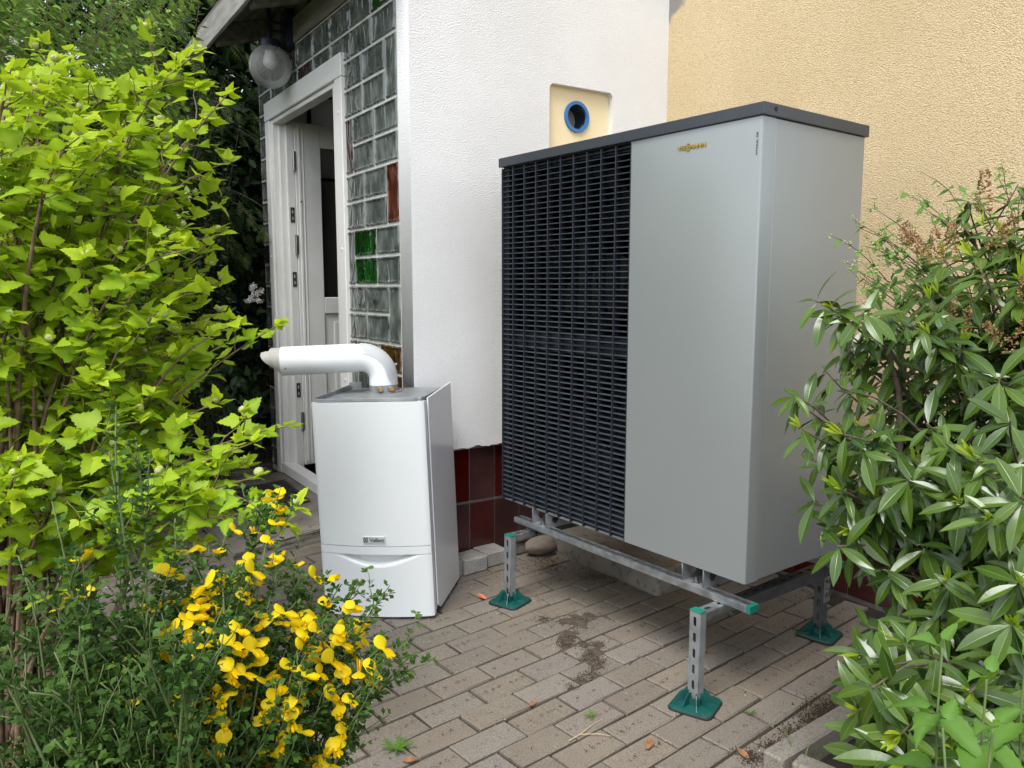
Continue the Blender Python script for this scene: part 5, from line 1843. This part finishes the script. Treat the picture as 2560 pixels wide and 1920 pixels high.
# ------------------------------------------------------------------ soft bright weeds at the lower right
for wi, (px, py, d, top, lb_) in enumerate(((2365, 1615, .92, 8, 'bright green serrated weed, tallest one, in front of the glossy shrub'), (2475, 1700, .88, 7, 'bright green broad-leaved weed right of the tallest weed at lower right'), (2570, 1640, .9, 7, 'bright green weed cut by the right edge of the picture'),
                                             (2330, 1800, .84, 6, 'low bright green weed nearest the kerb among the glossy shoots'), (2500, 1830, .80, 6, 'low bright green weed in the bottom right corner of the picture'))):
    tip = at(px, py, d)
    base = np.array([tip[0] + .02, tip[1] - .02, 0.0])
    w_ = Plant('weed', tuple(base), lb_, 'weed', 'bright weeds under the glossy shrub')
    P = wob(bez(base, (base + tip) / 2, tip, 12), .006)
    w_.stem(P, .0028, .0013, 6)
    a_, b_, c_, d_, e_ = [], [], [], [], []
    for q in range(top):
        f = 1 - q * .065; i = max(1, min(11, int(f * 11 + .5)))
        size = 0.040 + 0.015 * q if q < 5 else .105
        for s_ in (0, 1):
            an = q * 1.57 + s_ * math.pi + rnd(-.3, .3)
            x = norm([math.cos(an), math.sin(an), rnd(-.3, .15) + (.7 if q == 0 else 0)])
            a_.append(P[i] + x * .012); b_.append(x); c_.append(np.array([0, 0, 1.0]) + TOCAM(tip) * .1 + unit_rand(1)[0] * .3); d_.append(size * rnd(.7, 1.1)); e_.append(rnd(0, 1))
    w_.finish_stems(M['broom_stem'], 'stem')
    w_.leaves('leaf', T_CORD, mats(a_, b_, c_, d_), e_, M['weed_leaf'], own=60)
# ------------------------------------------------------------------ background planting
def leaf_cloud(plant, n, region, size, tint, templates, mtl, name='foliage', up=0.7):
    """n leaves in clumps through a volume given by a sampling function"""
    k = max(1, n // 26)
    c = np.array([region() for _ in range(k)])
    idx = rng.integers(0, k, n)
    P = c[idx] + rng.normal(size=(n, 3)) * np.array([.085, .085, .065])
    X = unit_rand(n) + np.array([0, 0, -.15])
    Nn = unit_rand(n) * .8 + np.array([0, 0, up]) + TOCAM(P) * .25
    ct = rng.uniform(-.22, .22, k)
    T = np.clip(tint + ct[idx] + rng.uniform(-.2, .2, n), 0, 1)
    plant.leaves(name, templates, mats(P, X, Nn, rnd(*size, n)), T, mtl, own=0, bulk_name=name)


hedge = Plant('hedge', (-0.6, 6.4, 0), 'tall dark green hedge closing off the garden behind the golden shrub', 'hedge')
def rg_h():
    return np.array([rnd(-3.6, 2.9), rnd(5.7, 7.2), rnd(0.0, 4.7)])
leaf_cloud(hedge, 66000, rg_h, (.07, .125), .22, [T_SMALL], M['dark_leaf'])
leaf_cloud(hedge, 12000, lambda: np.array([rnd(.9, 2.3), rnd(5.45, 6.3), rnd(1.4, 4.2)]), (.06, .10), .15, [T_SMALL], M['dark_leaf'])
for k in range(9):
    x = -3.2 + k * .58
    P = wob(np.stack([np.full(10, x) + rnd(-.1, .1), np.full(10, 6.6), np.linspace(0, 4, 10)], 1), .06)
    hedge.stem(P, .035, .01, 6, own=True, mtl=M['bark'])

con = Plant('conifer_tree', (1.0, 5.75, 0), 'dark feathery conifer with drooping sprays beside the porch roof', 'tree')
P = wob(np.stack([np.full(12, 1.0), np.full(12, 5.75), np.linspace(0, 4.4, 12)], 1), .03)
con.stem(P, .06, .015, 8, own=True, mtl=M['bark'])
cp, cx, cn, cs, ct = [], [], [], [], []
for k in range(230):
    z = rnd(1.6, 4.5); a = rnd(0, 6.28); L = rnd(.35, .85) * (1.25 - .12 * z)
    o_ = np.array([math.cos(a), math.sin(a), 0])
    b = np.array([1.0, 5.75, z]); e = b + o_ * L + np.array([0, 0, -rnd(.02, .28)])
    Q = bez(b, b + o_ * L * .6 + np.array([0, 0, .1]), e, 8)
    con.stem(Q, .008, .002, 4)
    tb = rnd(-.2, .25)
    for i in range(2, 8):
        for q in range(7):
            d_ = norm(Q[i] - Q[i - 1])
            x = norm(d_ * .8 + np.cross(d_, [0, 0, 1]) * rnd(-1, 1) + np.array([0, 0, -rnd(.1, .8)]))
            cp.append(Q[i] + unit_rand(1)[0] * .03); cx.append(x); cn.append(np.array([0, 0, 1.]) + unit_rand(1)[0] * .5); cs.append(rnd(.06, .13)); ct.append(np.clip(.25 + tb + .1 * (i - 4) + rnd(-.15, .2), 0, 1))
SPV, SPF = [], []
for k, (x, w) in enumerate(((0, 0), (.15, .16), (.3, .2), (.45, .19), (.6, .16), (.75, .11), (.88, .06))):
    for s_ in (1, -1):
        n0 = len(SPV)
        SPV += [(x, 0, -.05 * x), (x + .04, 0.0, -.05 * x), (x + .15, s_ * w, -.05 * x - .05), (x + .11, s_ * w, -.05 * x - .05)]
        SPF.append((n0, n0 + 1, n0 + 2, n0 + 3) if s_ < 0 else (n0, n0 + 3, n0 + 2, n0 + 1))
SPV += [(0, -.012, 0), (0, .012, 0), (1, 0, -.06)]; SPF.append((len(SPV) - 3, len(SPV) - 1, len(SPV) - 2))
con.finish_stems(M['bark'])
con.leaves('spray', [(np.array(SPV), SPF, [0] * len(SPV))], mats(cp, cx, cn, cs), ct, M['conifer'], own=0)

# spirea: many upright shoots with small leaves and a few white flower heads
def shoots(plant, pts, base, leafsize, mtl, templ, tint, spacing=.022, r0=.003, start=5, tipt=.5):
    a_, b_, c_, d_, e_ = [], [], [], [], []
    for tip in pts:
        tip = np.asarray(tip)
        b = base(tip)
        P = wob(bez(b, b + (tip - b) * np.array([.35, .35, 0]) + np.array([0, 0, tip[2] * .8]), tip, 16), .02)
        plant.stem(P, r0, .0008, 4)
        ln = np.sum(np.linalg.norm(np.diff(P[start:], axis=0), axis=1))
        n = int(ln / spacing)
        tb = rnd(-.18, .18)
        for q in range(n):
            f = q / n; t = start + f * (15 - start); i = min(14, int(t))
            p = P[i] + (P[i + 1] - P[i]) * (t - i)
            d_x = norm(P[i + 1] - P[i])
            an = q * 2.4
            u = norm(np.cross(d_x, [.3, .9, .1])); w = np.cross(d_x, u)
            x = norm(u * math.cos(an) + w * math.sin(an) + d_x * .45 + np.array([0, 0, -.1]))
            a_.append(p + x * rnd(0, .03)); b_.append(x); c_.append(d_x * .5 + np.array([0, 0, .6]) + unit_rand(1)[0] * .4); d_.append(leafsize * rnd(.7, 1.25) * (1.1 - .5 * f)); e_.append(np.clip(tint + tb + tipt * max(0, f - .55) * 2 + rnd(-.15, .15), 0, 1))
    plant.leaves('foliage', templ, mats(a_, b_, c_, d_), e_, mtl, own=0)


def flower_head(seed):
    r = np.random.default_rng(seed)
    n = 60
    d = norm(r.normal(size=(n, 3)) + np.array([0, 0, .6]))
    tv = np.array([(0, 0, 0), (.5, .4, .1), (1, 0, .15), (.5, -.4, .1)])
    me = inst_mesh('flower_head', tv, [(0, 1, 2, 3)], mats(d * np.array([1, 1, .45]) * r.uniform(.5, 1, (n, 1)), r.normal(size=(n, 3)), d, np.full(n, .34)), np.zeros(n))
    me.materials.append(M['white_flower'])
    return me


FH = flower_head(1)
spi = Plant('spirea_shrub', (-0.15, 4.0, 0), 'tall small-leaved green shrub with a few white flower heads behind the golden one', 'shrub')
pts = [at(rnd(-260, 500), rnd(-120, 330) if k < 210 else rnd(250, 900), rnd(3.0, 3.9)) for k in range(300)]
shoots(spi, pts, lambda t: np.array([-0.15 + rnd(-.5, .55), 4.0 + rnd(-.4, .4), 0]), .052, M['spirea'], T_OVAL, .32, spacing=.014)
spi.finish_stems(M['ninebark_stem'])
part_copies('flower_head', FH, mats([at(x, y, 3.1) for x, y in ((180, 138), (165, 145), (35, 105), (30, 145), (465, 490), (320, 325), (60, 720), (75, 712), (300, 780), (315, 772), (285, 785), (10, 575))], unit_rand(12), [[0, -.5, 1]] * 12, rnd(.016, .026, 12)), spi.root)

drk = Plant('shaded_shrub', (0.95, 5.3, 0), 'dark shaded shrub with small leaves and white blossom next to the door frame', 'shrub')
pts = [at(rnd(330, 600), rnd(150, 1150), rnd(4.35, 5.0)) for k in range(230)]
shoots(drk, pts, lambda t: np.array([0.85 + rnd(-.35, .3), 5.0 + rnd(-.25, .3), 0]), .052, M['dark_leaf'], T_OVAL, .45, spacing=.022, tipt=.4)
drk.finish_stems(M['bark'])
part_copies('flower_head', FH, mats([at(x, y, 4.3) for x, y in ((630, 722), (638, 735), (628, 745), (650, 730), (622, 752), (646, 752), (634, 715))], unit_rand(7), [[0, -.8, .7]] * 7, rnd(.020, .030, 7)), drk.root)

ivy = Plant('ivy', (1.05, 4.98, 0), 'dark ivy creeping over the ground beside the door frame', 'ivy')
def rg_i():
    return at(rnd(330, 700), rnd(930, 1215), rnd(4.15, 4.9))
P_ = np.array([rg_i() for _ in range(1500)])
P_ = P_[(P_[:, 0] < 1.38) & (P_[:, 2] > 0.0) & (P_[:, 2] < .30 + (P_[:, 1] - 4.6) * .9) & ~((P_[:, 0] > .8) & (P_[:, 1] < 4.97))]
n_ = len(P_)
ivy.leaves('leaf', [T_IVY], mats(P_, unit_rand(n_) + np.array([0, 0, -.3]), TOCAM(P_) * .8 + np.array([0, 0, .5]) + unit_rand(n_) * .5, rnd(.03, .065, n_)), rnd(0, 1, n_), M['ivy'], own=60, minpx=14)

# ------------------------------------------------------------------ grass and low growth at the front edge
def blades(name, pts, h, w, label=None, stuff=True):
    V, F, T, o = [], [], [], 0
    b = Bulk()
    for p in pts:
        hh = h * rnd(.5, 1.2); a = rnd(0, 6.28); lean = rnd(.2, .9) * hh
        d_ = np.array([math.cos(a), math.sin(a), 0]); s_ = np.array([-d_[1], d_[0], 0])
        vs = []
        for k, f in enumerate((0, .35, .7, 1.0)):
            c = np.asarray(p) + d_ * lean * f * f + np.array([0, 0, hh * f * (1 - .25 * f)])
            ww = w * (1 - f) ** .6 + .0003
            vs += [c - s_ * ww, c + s_ * ww]
        b.add(vs, [(0, 1, 3, 2), (2, 3, 5, 4), (4, 5, 7, 6)], rnd(0, 1))
    o = obj(name, b.mesh(name), M['grass'])
    return o


pts = []
for k in range(2600):
    x, y = rnd(-.5, .62), rnd(.35, 1.66)
    if x > .50 + .12 * math.sin(y * 7): continue
    pts.append((x, y, 0.0))
o = blades('grass', pts, .085, .0022); tag(o, kind='stuff')
pts = [(1.665 + rnd(-.012, .02), 1.185 + rnd(-.02, .015), -.01) for k in range(9)]
o = blades('grass_tuft', pts, .13, .0030); tag(o, 'small tuft of long grass blades inside the kerb corner', 'grass tuft')

# ------------------------------------------------------------------ dirt, fallen leaves and scraps on the paving
def crumbs(name, centres, n, spread, size, mtl, zmax=.006):
    C_ = np.array(centres)
    i = rng.integers(0, len(C_), n)
    P = np.zeros((n, 3))
    P[:, :2] = C_[i, :2] + rng.normal(size=(n, 2)) * (C_[i, 2:3] if C_.shape[1] > 2 else spread)
    P[:, 2] = rng.uniform(0.0, zmax, n)
    tv = np.array([(-.5, -.4, -.2), (.5, -.3, -.2), (.1, .5, -.2), (0, 0, .45)])
    o = obj(name, inst_mesh(name, tv, [(0, 1, 3), (1, 2, 3), (2, 0, 3), (2, 1, 0)], mats(P, unit_rand(n), unit_rand(n), rnd(*size, n)), rng.uniform(0, 1, n) ** 2), mtl)
    return tag(o, kind='stuff')


def dirt_film(name, pts, x0, x1, y0, y1, cell=.006, h=.0042, seed=1):
    nx, ny = int((x1 - x0) / cell), int((y1 - y0) / cell)
    P = np.array(pts)
    V, F = [], []
    for i in range(nx + 1):
        for j in range(ny + 1):
            x, y = x0 + i * cell, y0 + j * cell
            d = np.min(np.hypot(P[:, 0] - x, P[:, 1] - y) / P[:, 2])
            n = mn.noise(Vector((x * 22, y * 22, seed))) * .55 + mn.noise(Vector((x * 70, y * 70, seed))) * .35
            z = h * (1 - d + n) - .0012
            V.append((x, y, max(-.009, min(z, .0045) + .0007 * mn.noise(Vector((x * 260, y * 260, 3))))))
    V = np.array(V)
    for i in range(nx):
        for j in range(ny):
            q = (i * (ny + 1) + j, (i + 1) * (ny + 1) + j, (i + 1) * (ny + 1) + j + 1, i * (ny + 1) + j + 1)
            if max(V[k][2] for k in q) > -.003: F.append(q)
    me = bpy.data.meshes.new(name); me.from_pydata(V.tolist(), [], F)
    tag(obj(name, me, M['dirt_film'], smooth=True), kind='stuff')


dirt_film('dirt_film', [(1.66, 2.33, .03), (1.72, 2.27, .04), (1.77, 2.24, .055), (1.82, 2.23, .05), (1.75, 2.19, .04), (1.68, 2.17, .035), (1.63, 2.15, .032), (1.60, 2.11, .028), (1.66, 2.08, .026), (1.70, 2.05, .032), (1.66, 2.02, .034), (1.62, 1.99, .034), (1.60, 1.955, .034), (1.585, 1.93, .028), (1.55, 1.90, .022), (1.50, 1.89, .018), (1.44, 1.87, .014)], 1.38, 1.94, 1.82, 2.40)
dirt_film('dirt_film', [(1.66 + .05 * k, 1.292 + .0035 * k + .006 * math.sin(k * 2.1), .022 + .008 * math.sin(k * 1.7)) for k in range(20)], 1.56, 2.72, 1.24, 1.42, cell=.007, seed=6)
path = [(1.66, 2.33, .025), (1.72, 2.27, .035), (1.77, 2.24, .04), (1.82, 2.23, .035), (1.75, 2.19, .03), (1.68, 2.17, .025), (1.63, 2.15, .022), (1.60, 2.11, .018), (1.66, 2.08, .018), (1.70, 2.05, .02), (1.64, 2.02, .018), (1.61, 1.99, .018), (1.62, 1.96, .02), (1.60, 1.93, .018), (1.55, 1.90, .016), (1.50, 1.89, .014), (1.44, 1.87, .012)]
crumbs('dirt', path, 3600, .02, (.0012, .0042), M['dirt'], .003)
path = [(1.72 + .09 * k, 1.305 + .006 * k + rnd(-.01, .01), .022) for k in range(9)] + [(1.62, 1.30, .02), (1.95, 1.34, .03), (2.02, 1.36, .03), (2.1, 2.55, .05), (2.0, 2.75, .05), (2.05, 2.86, .04), (2.75, 2.2, .05), (2.75, 1.9, .05), (2.72, 2.6, .06)]
crumbs('dirt', path, 6500, .02, (.0016, .006), M['dirt'], .006)
# fine dirt in and along the joints
js = []
for r_ in range(-24, 22):
    for c_ in np.arange(-16, 16, .12):
        q = P0 + rowv * r_ + e1 * (c_ * PL) - np.array([-e1[1], e1[0]]) * .0
        if 0.3 < q[0] < 2.75 and .8 < q[1] < 3.2 and rng.uniform() < .55: js.append((q[0], q[1], .0045))
crumbs('joint_dirt', js, 14000, .004, (.0010, .0034), M['dirt'], .003)
js = [(rnd(-.1, .85), rnd(2.0, 4.6), .02) for k in range(160)]
o = crumbs('fallen_petals', js, 420, .03, (.003, .008), M['petal_white'], .002)
js = [(rnd(.9, 2.0), rnd(1.2, 2.9), .02) for k in range(70)]
crumbs('pale_grit', js, 110, .03, (.002, .0055), M['petal_white'], .002)


def fallen(name, p, size, rz, mtl, label, cat, group=None, curl=.5):
    tv, tf, rib = ellip([(0, .03), (.2, .16), (.45, .24), (.7, .19), (.9, .08), (1, .01)], -curl * .25, curl * .55, .05, (-1, 0, 1))
    me = inst_mesh(name, tv, tf, np.eye(4)[None] * np.array([size, size, size, 1])[None, :, None], [0.5], rib)
    o = obj(name, me, mtl, smooth=True)
    o.location = (p[0], p[1], .004); o.rotation_euler = (rnd(-.12, .12), rnd(-.06, .06), rz)
    return tag(o, label, cat, group)


fallen('fallen_leaf', (1.261, 1.842), .036, .3, M['dry_leaf'], 'dry brown leaf on the pavers in the middle of the foreground', 'leaf')
fallen('fallen_leaf', (1.408, 1.481), .05, .6, M['dry_leaf'], 'dry tan leaf lying in front of the nearest green foot', 'leaf')
fallen('fallen_leaf', (0.82, 1.80), .045, -.6, M['dry_leaf'], 'dry brown leaf on the pavers beside the yellow flowers', 'leaf')
fallen('fallen_leaf', (1.605, 1.30), .045, 1.4, M['dry_leaf'], 'dry orange-brown leaf against the kerb corner', 'leaf')
fallen('fallen_leaf', (1.98, 1.78), .04, 2.0, M['dry_leaf'], 'curled yellowish leaf in the shade under the heat pump', 'leaf', curl=.9)
fallen('orange_scrap', (1.574, 2.611), .045, 1.9, M['orange'], 'crumpled bright orange scrap between the boiler and the left green foot', 'scrap', curl=1.1)
for p, q, lb_, nm, mt in (((1.69, 1.875), (1.78, 1.915), 'thin dark twig lying on the pavers under the heat pump', 'twig', 'laurel_stem'), ((1.25, 1.63), (1.40, 1.665), 'pale forked straw lying on the foreground pavers', 'straw', 'straw')):
    b = Bulk()
    P = wob(bez(np.array([*p, .004]), np.array([(p[0] + q[0]) / 2 + .01, (p[1] + q[1]) / 2, .007]), np.array([*q, .004]), 8), .003)
    b.add(*tube_np(P, np.linspace(.0018, .0008, 8), 5))
    if nm == 'straw': b.add(*tube_np(np.array([P[2], P[2] + np.array([.04, -.03, .004]), P[2] + np.array([.07, -.055, 0])]), [.0013, .001, .0006], 5))
    tag(obj(nm, b.mesh(nm), M[mt]), lb_, nm)
# small weeds growing in the joints
for (x, y, n, s_, lb_) in ((1.383, 1.70, 9, .026, 'tiny green rosette weed in a joint of the foreground paving'), (0.83, 1.86, 11, .05, 'pale green rosette weed at the edge of the broom'), (1.79, 1.45, 7, .022, 'tiny green weed in the joint near the kerb')):
    w_ = Plant('weed', (x, y, 0), lb_, 'weed')
    an = np.arange(n) * 2.4
    X = np.stack([np.cos(an), np.sin(an), np.full(n, .35)], 1)
    w_.leaves('leaf', T_YOUNG, mats(np.array([[x, y, .002]] * n), X, np.array([[0, 0, 1.]] * n), s_ * rnd(.7, 1.2, n)), rnd(0, 1, n), M['weed_leaf'], own=0)
